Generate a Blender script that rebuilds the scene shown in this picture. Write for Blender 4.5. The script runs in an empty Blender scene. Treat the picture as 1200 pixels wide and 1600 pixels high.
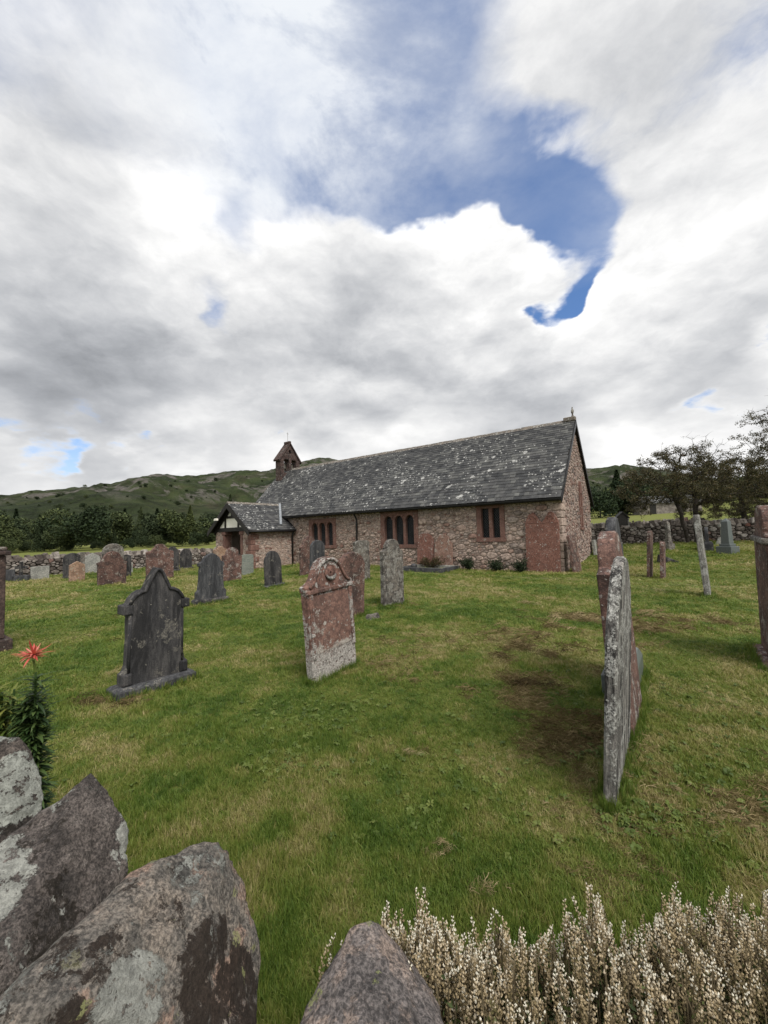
import bpy, math
from mathutils import Vector
R=math.radians
sc=bpy.context.scene
# ---------------------------------------------------------------- camera
cam=bpy.data.cameras.new('camera'); cam.sensor_fit='AUTO'; cam.sensor_width=36.0; cam.lens=620/1600*36
cam.clip_start=0.02; cam.clip_end=6000
co=bpy.data.objects.new('camera',cam); sc.collection.objects.link(co); sc.camera=co
from mathutils import Matrix
co.matrix_world=Matrix.Translation((0,0,1.6))@Matrix.Rotation(R(93.0),4,'X')@Matrix.Rotation(R(-1.55),4,'Z')
# ---------------------------------------------------------------- sun, exposure
SUN_EL,SUN_AZ=R(52),R(150)           # azimuth clockwise from +Y
sl=bpy.data.lights.new('sun','SUN'); sl.energy=2.7; sl.angle=R(28); sl.color=(1.0,0.95,0.88)
so=bpy.data.objects.new('sun',sl); sc.collection.objects.link(so)
sd=Vector((math.sin(SUN_AZ)*math.cos(SUN_EL),math.cos(SUN_AZ)*math.cos(SUN_EL),math.sin(SUN_EL)))
so.rotation_euler=sd.to_track_quat('Z','Y').to_euler()
sc.view_settings.view_transform='Standard'; sc.view_settings.look='None'; sc.view_settings.gamma=1.0
sc.view_settings.exposure=0.42; sc.view_settings.use_curve_mapping=False
# ---------------------------------------------------------------- world: Nishita sky seen through broken cumulus
world=bpy.data.worlds.new('World'); sc.world=world; world.use_nodes=True
class NT:
    """tiny node helper: every method returns an output socket"""
    def __init__(s,tree): s.t=tree; s.n=tree.nodes; s.l=tree.links
    def node(s,typ,**kw):
        n=s.n.new(typ)
        for k,v in kw.items(): setattr(n,k,v)
        return n
    def put(s,inp,v):
        if v is None: return
        if isinstance(v,bpy.types.NodeSocket): s.l.new(v,inp)
        else:
            if hasattr(inp.default_value,'__len__') and not hasattr(v,'__len__'): v=(v,)*len(inp.default_value)
            if hasattr(inp.default_value,'__len__') and len(inp.default_value)==4 and len(v)==3: v=tuple(v)+(1,)
            inp.default_value=v
    def m(s,op,a,b=None,c=None,clamp=False):
        n=s.node('ShaderNodeMath',operation=op,use_clamp=clamp); s.put(n.inputs[0],a); s.put(n.inputs[1],b); s.put(n.inputs[2],c); return n.outputs[0]
    def v(s,op,a,b=None,scale=None):
        n=s.node('ShaderNodeVectorMath',operation=op); s.put(n.inputs[0],a); s.put(n.inputs[1],b)
        if scale is not None: s.put(n.inputs['Scale'],scale)
        return n.outputs['Value'] if op in('DOT_PRODUCT','LENGTH','DISTANCE') else n.outputs[0]
    def noise(s,vec,scale,detail=4,rough=.55,dist=0,lac=2.0):
        n=s.node('ShaderNodeTexNoise'); s.put(n.inputs['Vector'],vec); n.inputs['Scale'].default_value=scale; n.inputs['Detail'].default_value=detail
        n.inputs['Roughness'].default_value=rough; n.inputs['Distortion'].default_value=dist; n.inputs['Lacunarity'].default_value=lac; return n.outputs[0]
    def voro(s,vec,scale,feature='F1',out='Distance',rand=1.0):
        n=s.node('ShaderNodeTexVoronoi',feature=feature); s.put(n.inputs['Vector'],vec); n.inputs['Scale'].default_value=scale
        n.inputs['Randomness'].default_value=rand; return n.outputs[out]
    def step(s,x,a,b,lo=0.0,hi=1.0):
        n=s.node('ShaderNodeMapRange',interpolation_type='SMOOTHSTEP'); s.put(n.inputs[0],x); s.put(n.inputs[1],a); s.put(n.inputs[2],b)
        n.inputs[3].default_value=lo; n.inputs[4].default_value=hi; return n.outputs[0]
    def mix(s,fac,a,b,mode='MIX'):
        n=s.node('ShaderNodeMix',data_type='RGBA',blend_type=mode); s.put(n.inputs[0],fac); s.put(n.inputs[6],a); s.put(n.inputs[7],b); return n.outputs[2]
    def sep(s,v):
        n=s.node('ShaderNodeSeparateXYZ'); s.put(n.inputs[0],v); return n.outputs
    def comb(s,x,y,z):
        n=s.node('ShaderNodeCombineXYZ'); s.put(n.inputs[0],x); s.put(n.inputs[1],y); s.put(n.inputs[2],z); return n.outputs[0]
world.cycles.sampling_method='MANUAL'; world.cycles.sample_map_resolution=256
COVER=[((0.306, 0.716, 0.627), 5.4, -0.78), ((0.217, 0.692, 0.688), 4, -0.38), ((0.138, 0.707, 0.693), 5.5, -0.62), ((0.067, 0.755, 0.652), 4, -0.45), ((0.005, 0.728, 0.685), 4, -0.35), ((0.356, 0.71, 0.608), 4.2, -0.5), ((0.404, 0.729, 0.553), 3.2, -0.4), ((0.393, 0.793, 0.466), 2.4, -0.52), ((0.425, 0.763, 0.487), 2.2, -0.32), ((0.335, 0.832, 0.442), 1.7, -0.42), ((-0.346, 0.813, 0.468), 1.3, -0.36), ((-0.282, 0.732, 0.62), 2.3, -0.45), ((-0.026, 0.668, 0.743), 8, -0.48), ((-0.114, 0.601, 0.791), 10, -0.48), ((0.031, 0.57, 0.821), 7, -0.42), ((-0.159, 0.695, 0.702), 6, -0.36), ((-0.658, 0.731, 0.179), 1.6, -0.3), ((-0.613, 0.771, 0.173), 1.6, -0.32), ((-0.538, 0.82, 0.194), 1.8, -0.32), ((0.628, 0.743, 0.23), 1.4, -0.42), ((0.665, 0.668, 0.332), 2.5, -0.4), ((-0.141, 0.778, 0.613), 6, 0.42), ((-0.036, 0.773, 0.633), 4, 0.28), ((0.2, 0.758, 0.621), 3.0, 0.75), ((0.257, 0.734, 0.628), 1.8, 0.32), ((0.082, 0.812, 0.577), 5, 0.3), ((0.318, 0.776, 0.545), 4.5, 0.42), ((-0.395, 0.696, 0.599), 9, 0.32), ((-0.43, 0.582, 0.69), 14, 0.35), ((0.244, 0.592, 0.769), 7, 0.42), ((0.472, 0.68, 0.561), 5, 0.3), ((0.493, 0.627, 0.604), 14, 0.25), ((-0.523, 0.713, 0.468), 14, 0.2), ((0.009, 0.924, 0.383), 14, 0.2), ((0.537, 0.719, 0.442), 8, 0.3), ((0.469, 0.768, 0.436), 4, 0.2), ((0.365, 0.868, 0.336), 6, 0.15)]
TONE=[((-0.594, 0.762, 0.256), 13, -0.2), ((-0.58, 0.696, 0.423), 9, -0.05), ((-0.258, 0.9, 0.351), 8, -0.1), ((-0.073, 0.86, 0.505), 5.5, -0.1), ((-0.036, 0.917, 0.397), 8, -0.1), ((-0.463, 0.793, 0.396), 8, -0.05), ((0.304, 0.911, 0.278), 9, -0.13), ((0.144, 0.904, 0.402), 5, -0.05), ((0.449, 0.604, 0.658), 12, -0.07), ((-0.499, 0.588, 0.636), 6, -0.12), ((0.641, 0.698, 0.319), 7, -0.08), ((0.539, 0.792, 0.287), 6, -0.05), ((-0.151, 0.763, 0.628), 6, 0.07), ((0.198, 0.778, 0.597), 6, 0.08), ((0.303, 0.789, 0.534), 4, 0.04), ((-0.357, 0.69, 0.629), 5, 0.1), ((-0.415, 0.732, 0.54), 5, 0.05), ((-0.443, 0.523, 0.728), 13, 0.03), ((0.549, 0.701, 0.455), 7, 0.04), ((0.455, 0.763, 0.459), 4, 0.04), ((0.392, 0.827, 0.402), 4, 0.05), ((-0.383, 0.88, 0.28), 4, 0.08), ((-0.506, 0.846, 0.168), 6, 0.08), ((-0.651, 0.744, 0.154), 5, 0.05), ((0.521, 0.835, 0.179), 6, 0.05)]
VEIL=[((-0.105, 0.607, 0.788), 15, 0.45), ((-0.239, 0.629, 0.74), 13, 0.4), ((0.062, 0.59, 0.805), 10, 0.55), ((-0.049, 0.667, 0.743), 8, 0.3), ((-0.321, 0.565, 0.76), 14, 0.45), ((0.437, 0.699, 0.566), 4, 0.3), ((0.172, 0.638, 0.75), 5, 0.45), ((0.141, 0.733, 0.666), 5, -0.1)]
SOFT=[((-0.33, 0.599, 0.729), 17, 0.75), ((-0.022, 0.611, 0.791), 11, 0.3), ((-0.438, 0.554, 0.708), 14, 0.35), ((0.489, 0.55, 0.677), 14, 0.25), ((0.159, 0.623, 0.766), 8, 0.55), ((0.425, 0.698, 0.577), 5, 0.26), ((0.368, 0.759, 0.538), 4, 0.12), ((0.374, 0.811, 0.45), 3, 0.1), ((-0.612, 0.77, 0.183), 6, 0.15), ((0.628, 0.743, 0.23), 3, 0.15), ((-0.346, 0.812, 0.47), 3, 0.12)]
def build_world():
    T=NT(world.node_tree); T.n.clear()
    out=T.node('ShaderNodeOutputWorld'); bg=T.node('ShaderNodeBackground'); bg.inputs['Strength'].default_value=0.1
    T.l.new(bg.outputs[0],out.inputs[0])
    sky=T.node('ShaderNodeTexSky',sky_type='NISHITA',sun_disc=False,sun_elevation=SUN_EL,sun_rotation=SUN_AZ,air_density=1.0,dust_density=0.6,ozone_density=2.0,altitude=60)
    D=T.node('ShaderNodeTexCoord').outputs['Generated']
    x,y,z=T.sep(D)
    zc=T.m('MAXIMUM',z,0.0)
    # flatten the dome towards a cloud deck so that clouds shrink towards the horizon
    def deck(zz): 
        k=T.m('DIVIDE',1.0,T.m('ADD',zz,0.32)); return T.comb(T.m('MULTIPLY',x,k),T.m('MULTIPLY',y,k),T.m('MULTIPLY',zz,1.2))
    P=deck(zc); P2=deck(T.m('ADD',zc,0.035))
    wob=T.v('SUBTRACT',T.node('ShaderNodeTexNoise').outputs['Color'],(.5,.5,.5))
    wn=wob.node.inputs[0].links[0].from_node; T.put(wn.inputs['Vector'],P); wn.inputs['Scale'].default_value=5.5; wn.inputs['Detail'].default_value=4
    def dens(P):
        Pw=T.v('ADD',P,T.v('SCALE',wob,scale=0.10))
        a=T.noise(Pw,2.6,8,.62); b=T.voro(Pw,4.6); b.node.voronoi_dimensions='2D'
        b2=T.voro(Pw,11.0); b2.node.voronoi_dimensions='2D'; return T.m('ADD',T.m('MULTIPLY_ADD',a,1.05,-.15),T.m('ADD',T.m('MULTIPLY',T.m('SUBTRACT',0.45,b),0.15),T.m('MULTIPLY',T.m('SUBTRACT',0.42,b2),0.075)))
    big=None
    Dw=T.v('NORMALIZE',T.v('ADD',D,T.v('SCALE',wob,scale=0.16)))
    def blob(lst,base):
        acc=base
        for (dx,dy,dz),rad,w in lst:
            c=T.v('DOT_PRODUCT',Dw,(dx,dy,dz)); k=1.0/(1-math.cos(R(rad)))
            e=T.m('POWER',2.718,T.m('MULTIPLY',T.m('SUBTRACT',c,1.0),k)); acc=T.m('MULTIPLY_ADD',e,w,acc)
        return acc
    cover=blob(COVER,0.26)            # mass of cloud: >0 cloud, holes negative
    d1=T.m('ADD',T.m('SUBTRACT',dens(P),0.40),cover)
    d2=T.m('ADD',T.m('SUBTRACT',dens(P2),0.40),cover)
    soft=blob(SOFT,0.11)
    mask=T.step(d1,0.0,soft)
    thick=T.step(T.noise(P,2.3,3,.5),.36,.66); deep=T.step(d1,0.02,0.34)
    rel=T.m('SUBTRACT',d1,d2)            # positive on the upper sides
    tone=blob(TONE,0.0)
    fine=T.m('SUBTRACT',T.noise(P,9.0,6,.6),.5)
    lum=T.m('SUBTRACT',0.985,T.m('ADD',T.m('MULTIPLY',T.m('MULTIPLY',thick,deep),0.075),T.m('MULTIPLY',deep,.085)))
    amp=T.step(z,.05,.45,.15,1.0); lum=T.m('MULTIPLY_ADD',T.m('MULTIPLY',rel,T.m('MULTIPLY',amp,T.step(d1,.35,.02,.50,1.0))),.9,lum); lum=T.m('ADD',lum,tone); lum=T.m('MULTIPLY_ADD',T.m('MULTIPLY',fine,amp),0.05,lum)
    mn=T.m('SUBTRACT',T.noise(P,3.3,3,.5),.5); lum=T.m('MULTIPLY_ADD',T.m('MULTIPLY',mn,amp),0.05,lum)
    lum=T.m('MINIMUM',T.m('MAXIMUM',lum,0.36),1.02)
    L=T.m('MULTIPLY',T.m('POWER',lum,2.1),9.0)
    cool=T.mix(T.step(lum,.55,.98),(0.90,0.935,1.0),(1.0,0.995,0.985))
    cl=T.v('SCALE',cool,scale=L)
    blue=T.mix(1.0,sky.outputs[0],(0.64,0.92,1.22),'MULTIPLY')
    # thin high veil
    vn=T.step(T.noise(T.v('MULTIPLY',P,(1,.7,1)),2.4,8,.62,0.5),.34,.66,.30,1.15)
    veil=T.m('MULTIPLY',vn,blob(VEIL,0.12),clamp=True)
    vc=T.mix(T.step(T.noise(P,3.0,7,.62,.4),.36,.64),(4.5,4.95,5.9),(6.6,6.85,7.2)); base=T.mix(veil,blue,vc); base=T.mix(T.step(z,.03,.32,.62,0.0),base,(6.3,6.9,7.7))
    col=T.mix(mask,base,cl)
    # below the horizon the dome is only seen by the ground: keep it dull
    col=T.mix(T.step(z,-.02,.0),(1.2,1.3,1.0),col)
    T.l.new(col,bg.inputs['Color'])
build_world()
# ================================================================ helpers
import numpy as np, random
from mathutils import noise as mnoise
import bmesh
rng=np.random.default_rng(7); random.seed(7)
TH=R(53.5); DV=np.array([-math.sin(TH),math.cos(TH)]); GV=np.array([math.cos(TH),math.sin(TH)]); CH=np.array([6.43,14.42])
YAW=-R(36.5)                       # church local +x points east, +y north; graves share this yaw
def sstep(x): x=np.clip(x,0,1); return x*x*(3-2*x)
_lat={}
def vnoise(x,y,scale,seed=0):
    x=np.asarray(x,float)/scale; y=np.asarray(y,float)/scale
    if seed not in _lat: _lat[seed]=np.random.default_rng(seed+100).random((256,256))
    L=_lat[seed]; xi=np.floor(x).astype(int); yi=np.floor(y).astype(int); fx=sstep(x-xi); fy=sstep(y-yi)
    a=L[xi&255,yi&255]; b=L[(xi+1)&255,yi&255]; c=L[xi&255,(yi+1)&255]; d=L[(xi+1)&255,(yi+1)&255]
    return (a*(1-fx)+b*fx)*(1-fy)+(c*(1-fx)+d*fx)*fy
def fbm(x,y,scale,seed=0,o=4):
    s=0;w=0
    for i in range(o): s=s+vnoise(x,y,scale/2**i,seed+i)*.55**i; w+=.55**i
    return s/w
def terrain(x,y):
    x=np.asarray(x,float); y=np.asarray(y,float)
    k=x+0.7*y
    z=0.6*sstep((k-16)/14)+0.055*np.clip(k-34,0,160)*sstep((x+2)/30)
    z=z-0.12*sstep((-x-2)/6)*sstep((y-14)/6)*(1-sstep((-x-10)/6))
    r=np.hypot(x,y)
    z=z+(fbm(x,y,1.6,3,3)-.5)*0.10*sstep((r-0.8)/2.0)*(1-sstep((r-60)/60))+(fbm(x,y,40,9,2)-.5)*2.0*sstep((r-60)/80)
    return z
def tz(x,y): return float(terrain(x,y))
def link(o,parent=None):
    sc.collection.objects.link(o)
    if parent is not None: o.parent=parent
    return o
def tag(o,label=None,cat=None,group=None,kind=None):
    if label: o['label']=label
    if cat: o['category']=cat
    if group: o['group']=group
    if kind: o['kind']=kind
    return o
def empty(name,loc=(0,0,0),rot=(0,0,0)):
    o=bpy.data.objects.new(name,None); o.empty_display_size=.1; o.location=loc; o.rotation_euler=rot; return link(o)
class MB:
    def __init__(s): s.v=[]; s.f=[]; s.r=[]
    def add(s,v,f,r=0.5):
        b=len(s.v); s.v.extend([tuple(p) for p in v]); s.f.extend([tuple(i+b for i in q) for q in f]); s.r.extend([r]*len(v)); return s
    def box(s,x0,x1,y0,y1,z0,z1,r=0.5):
        return s.add([(x0,y0,z0),(x1,y0,z0),(x1,y1,z0),(x0,y1,z0),(x0,y0,z1),(x1,y0,z1),(x1,y1,z1),(x0,y1,z1)],
            [(0,3,2,1),(4,5,6,7),(0,1,5,4),(1,2,6,5),(2,3,7,6),(3,0,4,7)],r)
    def prism(s,poly,y0,y1,r=0.5,axis='y'):
        """poly: (x,z) counter-clockwise seen from -y; extruded from y0 (front) to y1"""
        n=len(poly); P=lambda p,y:(p[0],y,p[1]) if axis=='y' else (y,p[0],p[1])
        return s.add([P(p,y0) for p in poly]+[P(p,y1) for p in poly],[tuple(range(n)),tuple(range(2*n-1,n-1,-1))]+[(i,i+n,(i+1)%n+n,(i+1)%n) for i in range(n)],r)
    def tube(s,pts,rad,n=6,r=0.5,cap=True):
        pts=[Vector(p) for p in pts]; V=[];F=[]
        up=None
        for i,p in enumerate(pts):
            t=(pts[min(i+1,len(pts)-1)]-pts[max(i-1,0)]).normalized()
            a=t.cross(Vector((0,0,1)) if abs(t.z)<.95 else Vector((1,0,0))).normalized()
            if up is not None and a.dot(up)<0: a=-a
            up=a; b=t.cross(a); rr=rad[i] if hasattr(rad,'__len__') else rad
            for k in range(n): an=2*math.pi*k/n; V.append(p+(a*math.cos(an)+b*math.sin(an))*rr)
        for i in range(len(pts)-1):
            for k in range(n): F.append((i*n+k,i*n+(k+1)%n,(i+1)*n+(k+1)%n,(i+1)*n+k))
        if cap: F.append(tuple(range(n-1,-1,-1))); F.append(tuple(range((len(pts)-1)*n,len(pts)*n)))
        return s.add(V,F,r)
    def build(s,name,mat,parent=None,smooth=False,bevel=0,loc=None,segs=2):
        me=bpy.data.meshes.new(name); me.from_pydata(s.v,[],s.f)
        a=me.attributes.new('rnd','FLOAT','POINT'); a.data.foreach_set('value',np.array(s.r,dtype=np.float32))
        if smooth: me.polygons.foreach_set('use_smooth',[True]*len(me.polygons))
        me.materials.append(mat); o=bpy.data.objects.new(name,me); link(o,parent)
        if loc is not None: o.location=loc
        if bevel:
            b=o.modifiers.new('bevel','BEVEL'); b.width=bevel; b.segments=segs; b.limit_method='ANGLE'; b.angle_limit=R(40)
        return o
def fixn(o):
    bm=bmesh.new(); bm.from_mesh(o.data); bmesh.ops.recalc_face_normals(bm,faces=bm.faces); bm.to_mesh(o.data); bm.free(); return o
def mesh_np(name,V,F,mat,parent=None,attrs={},smooth=False):
    me=bpy.data.meshes.new(name); V=np.asarray(V,np.float32); F=np.asarray(F,np.int32); k=F.shape[1]
    me.vertices.add(len(V)); me.vertices.foreach_set('co',V.ravel()); me.loops.add(F.size); me.loops.foreach_set('vertex_index',F.ravel())
    me.polygons.add(len(F)); me.polygons.foreach_set('loop_start',np.arange(0,F.size,k,dtype=np.int32))
    me.polygons.foreach_set('use_smooth',np.full(len(F),smooth)); me.update(calc_edges=True); me.validate()
    for n,a in attrs.items(): me.attributes.new(n,'FLOAT','POINT').data.foreach_set('value',np.asarray(a,np.float32))
    if mat: me.materials.append(mat)
    o=bpy.data.objects.new(name,me); return link(o,parent)
# ---------------------------------------------------------------- scattered stuff: points carrying instances of a few source meshes
def scatter(name,mat,P,rot,scl,idx,sources,attrs={}):
    col=bpy.data.collections.new(name+'_sources')
    for i,(V,F,at) in enumerate(sources):
        me=bpy.data.meshes.new(name+'_source'); me.from_pydata([tuple(v) for v in V],[],F)
        for n,a in at.items(): me.attributes.new(n,'FLOAT','POINT').data.foreach_set('value',np.asarray(a,np.float32))
        me.materials.append(mat); col.objects.link(bpy.data.objects.new('%s_source%02d'%(name,i),me))
    me=bpy.data.meshes.new(name); me.vertices.add(len(P)); me.vertices.foreach_set('co',np.asarray(P,np.float32).ravel())
    for n,a in (('rot',rot),('scl',scl)): me.attributes.new(n,'FLOAT_VECTOR','POINT').data.foreach_set('vector',np.asarray(a,np.float32).ravel())
    me.attributes.new('idx','INT','POINT').data.foreach_set('value',np.asarray(idx,np.int32))
    for n,a in attrs.items(): me.attributes.new(n,'FLOAT','POINT').data.foreach_set('value',np.asarray(a,np.float32))
    me.materials.append(mat)
    o=link(bpy.data.objects.new(name,me)); g=bpy.data.node_groups.new(name,'GeometryNodeTree')
    g.interface.new_socket('Geometry',in_out='INPUT',socket_type='NodeSocketGeometry'); g.interface.new_socket('Geometry',in_out='OUTPUT',socket_type='NodeSocketGeometry')
    N=g.nodes; L=g.links; gi=N.new('NodeGroupInput'); go=N.new('NodeGroupOutput'); ip=N.new('GeometryNodeInstanceOnPoints'); ci=N.new('GeometryNodeCollectionInfo')
    ci.inputs['Collection'].default_value=col; ci.inputs['Separate Children'].default_value=True; ci.inputs['Reset Children'].default_value=True
    def na(n,t):
        a=N.new('GeometryNodeInputNamedAttribute'); a.data_type=t; a.inputs[0].default_value=n; return a.outputs[0]
    ip.inputs['Pick Instance'].default_value=True
    L.new(gi.outputs[0],ip.inputs['Points']); L.new(ci.outputs[0],ip.inputs['Instance']); L.new(na('idx','INT'),ip.inputs['Instance Index'])
    L.new(na('rot','FLOAT_VECTOR'),ip.inputs['Rotation']); L.new(na('scl','FLOAT_VECTOR'),ip.inputs['Scale']); L.new(ip.outputs[0],go.inputs[0])
    md=o.modifiers.new('scatter','NODES'); md.node_group=g; return o
# ---------------------------------------------------------------- materials
class MT(NT):
    def __init__(s,name,rough=.85,spec=.3):
        s.mat=bpy.data.materials.new(name); s.mat.use_nodes=True; super().__init__(s.mat.node_tree)
        s.b=s.n['Principled BSDF']; s.b.inputs['Roughness'].default_value=rough; s.b.inputs['Specular IOR Level'].default_value=spec
    def obj(s,vary=True):
        o=s.node('ShaderNodeTexCoord').outputs['Object']
        if vary: o=s.v('ADD',o,s.v('SCALE',(37.0,11.0,23.0),scale=s.node('ShaderNodeObjectInfo').outputs['Random']))
        return o
    def pos(s): return s.node('ShaderNodeNewGeometry').outputs['Position']
    def attr(s,n,inst=False):
        a=s.node('ShaderNodeAttribute',attribute_name=n)
        if inst: a.attribute_type='INSTANCER'
        return a.outputs['Fac']
    def ramp(s,fac,stops):
        n=s.node('ShaderNodeValToRGB'); e=n.color_ramp.elements
        while len(e)<len(stops): e.new(0.5)
        for q,(p,c) in zip(e,stops): q.position=p; q.color=tuple(c)+(1,)
        s.put(n.inputs[0],fac); return n.outputs[0]
    def color(s,c): s.put(s.b.inputs['Base Color'],c)
    def bump(s,h,strength=.5,dist=.02):
        n=s.node('ShaderNodeBump'); n.inputs['Strength'].default_value=strength; n.inputs['Distance'].default_value=dist; s.put(n.inputs['Height'],h); s.l.new(n.outputs[0],s.b.inputs['Normal'])
    def gain(s,c,f): return s.mix(1.0,c,f,'MULTIPLY')
def stone_mat(name,a,b,dark,lich,lamt=.5,lscale=5,damt=.6,scale=4,bump=.6,streak=1.0,rough=.9,spots=1.0,vary=True,pale_z=None):
    T=MT(name,rough); O=T.obj(vary); Os=T.v('MULTIPLY',O,(1,1,streak))
    wn=T.node('ShaderNodeTexNoise'); T.put(wn.inputs['Vector'],O); wn.inputs['Scale'].default_value=lscale*4; wn.inputs['Detail'].default_value=4
    Ow=T.v('ADD',O,T.v('SCALE',T.v('SUBTRACT',wn.outputs['Color'],(.5,.5,.5)),scale=.30/lscale))
    n1=T.noise(Os,scale,8,.68); col=T.mix(T.step(n1,.42,.58),a,b)
    n1b=T.noise(Os,scale*6,5,.7); col=T.gain(col,T.mix(T.step(n1b,.38,.62),(.66,.66,.68),(1.28,1.26,1.24)))
    n2=T.noise(Os,scale*.6,8,.72,.5); dk=T.m('MULTIPLY',T.step(n2,.50,.57),damt); col=T.mix(dk,col,dark)
    n3=T.noise(Ow,lscale*.8,8,.70,.3); th=.625-.13*lamt
    l1=T.m('MULTIPLY',T.step(n3,th-.01,th+.025),T.step(T.noise(O,lscale*7,5,.7),.40,.50))
    def sp(s,share):
        v=T.voro(Ow,s); vr=T.sep(T.voro(Ow,s,'F1','Color')); rad=T.m('MULTIPLY_ADD',vr[1],.30,.12)
        return T.m('MULTIPLY',T.step(v,rad,T.m('MULTIPLY',rad,.75)),T.step(vr[0],1-share,1-share+.02))
    l2=T.m('MAXIMUM',sp(lscale*2.2,.20*spots),sp(lscale*5,.24*spots))
    l=T.m('MAXIMUM',l1,l2)
    if pale_z is not None:
        zz=T.sep(T.node('ShaderNodeTexCoord').outputs['Object'])[2]; q=T.step(T.m('ADD',zz,T.m('MULTIPLY',T.m('SUBTRACT',n3,.5),1.1)),pale_z+.05,pale_z-.05); l=T.m('MAXIMUM',l,T.m('MULTIPLY',q,T.step(n1b,.36,.46)))
    lc=T.mix(T.step(T.noise(O,lscale*12,4,.7),.38,.62),lich,tuple(x*.55 for x in lich))
    col=T.mix(T.m('MULTIPLY',l,.9),col,lc)
    fs=T.noise(O,90,3,.65); col=T.gain(col,T.mix(T.step(fs,.36,.64),(.74,.74,.74),(1.2,1.2,1.2)))
    T.color(col)
    h=T.m('ADD',T.m('MULTIPLY',n1,.7),T.m('ADD',T.m('MULTIPLY',fs,.25),T.m('ADD',T.m('MULTIPLY',n1b,.35),T.m('MULTIPLY',l,.2))))
    T.bump(h,bump,.03); return T.mat
def plain_mat(name,a,b,scale=8,rough=.7,bump=.2,spec=.3,metal=0):
    T=MT(name,rough,spec); O=T.obj(); n=T.noise(O,scale,5,.6); T.color(T.mix(T.step(n,.3,.7),a,b)); T.bump(n,bump,.01); T.b.inputs['Metallic'].default_value=metal; return T.mat
def leaf_mat(name,stops,inst=None,trans=.25,rough=.6):
    T=MT(name,rough,.25)
    f=T.attr('rnd') if inst is None else T.attr(inst,True)
    c=T.ramp(f,stops); T.color(c)
    tr=T.node('ShaderNodeBsdfTranslucent'); T.put(tr.inputs[0],T.gain(c,(1.1,1.2,.7)))
    mx=T.node('ShaderNodeMixShader'); mx.inputs[0].default_value=trans; T.l.new(T.b.outputs[0],mx.inputs[1]); T.l.new(tr.outputs[0],mx.inputs[2])
    T.l.new(mx.outputs[0],T.n['Material Output'].inputs[0]); return T.mat
# ================================================================ ground, path, fields, hills
PATCH=[(1.35,3.6,.55,1.05,.78),(1.9,5.2,.8,1.2,.42),(4.2,6.7,1.5,.75,.58),(2.0,2.0,.7,.40,.75),(1.2,2.1,.5,.3,.35),(.14,2.98,.16,.08,.5),(-.3,2.75,.2,.1,.2),(2.5,2.2,.7,.45,.60),(.5,1.75,.2,.12,.22),(.9,1.95,.3,.2,.32),(-2.75,4.05,.35,.12,.35),(3.3,3.4,.8,.6,.12)]
def dryness(x,y):
    x=np.asarray(x,float); y=np.asarray(y,float); d=np.zeros_like(x)
    for px,py,sx,sy,w in PATCH:
        d=np.maximum(d,w*np.exp(-((x-px)/sx)**2-((y-py)/sy)**2))
    n=fbm(x,y,.34,21,4)
    d=np.clip(d*1.0+(n-.52)*2.2*np.minimum(1,d*3),0,1)
    d=np.maximum(d,np.clip((fbm(x,y,.9,31,4)-.60)*1.6,0,.22))
    return d
def pathness(x,y):
    # a faint trodden line across the lawn in front of the church, parallel to its south wall
    a=(np.asarray(x)-CH[0])*DV[0]+(np.asarray(y)-CH[1])*DV[1]; c=(np.asarray(x)-CH[0])*GV[0]+(np.asarray(y)-CH[1])*GV[1]
    c0=-2.15+.10*np.sin(a*.5)
    return np.exp(-((c-c0)/.16)**2)*(a<7.5)*(a>-14)
def make_ground():
    T=MT('turf',.95,.15); P=T.pos()
    n1=T.noise(P,.9,6,.6); n2=T.noise(P,14,5,.7); n3=T.noise(P,.045,6,.65,.5); n4=T.noise(P,60,3,.7)
    g=T.ramp(T.m('ADD',T.m('MULTIPLY',n1,.6),T.m('MULTIPLY',n2,.4)),[(.30,(.045,.066,.014)),(.5,(.085,.105,.022)),(.72,(.145,.148,.040))])
    far=T.ramp(n3,[(.3,(.10,.12,.030)),(.5,(.14,.155,.04)),(.7,(.17,.165,.055))])
    ln=T.v('LENGTH',P); g=T.mix(T.step(ln,25,70),g,far)
    g=T.gain(g,T.mix(n4,(.75,.75,.75),(1.2,1.2,1.2)))
    dry=T.attr('dry'); br=T.ramp(n2,[(.36,(.055,.044,.018)),(.5,(.105,.085,.034)),(.62,(.17,.145,.06))])
    g=T.mix(T.m('MULTIPLY',T.step(dry,.2,.9),.55),g,br); g=T.mix(T.m('MULTIPLY',T.attr('path'),.55),g,(.20,.17,.10))
    T.color(g); T.bump(T.m('ADD',n2,T.m('MULTIPLY',n4,.5)),.9,.03)
    n=430; u=np.linspace(-1,1,n); k=7.6
    xs=2600*np.sinh(k*u)/np.sinh(k); 
    uy=np.linspace(-.55,1,n); ys=3*0+2600*np.sinh(k*uy)/np.sinh(k)
    X,Y=np.meshgrid(xs+1.0,ys+4.0,indexing='ij'); x=X.ravel(); y=Y.ravel(); z=terrain(x,y)
    i=np.arange(n*n).reshape(n,n); F=np.stack([i[:-1,:-1],i[1:,:-1],i[1:,1:],i[:-1,1:]],-1).reshape(-1,4)
    o=mesh_np('ground',np.stack([x,y,z],1),F,T.mat,None,{'dry':dryness(x,y)*(np.hypot(x,y)<40),'path':pathness(x,y)},True); tag(o,kind='structure')
make_ground()
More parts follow.
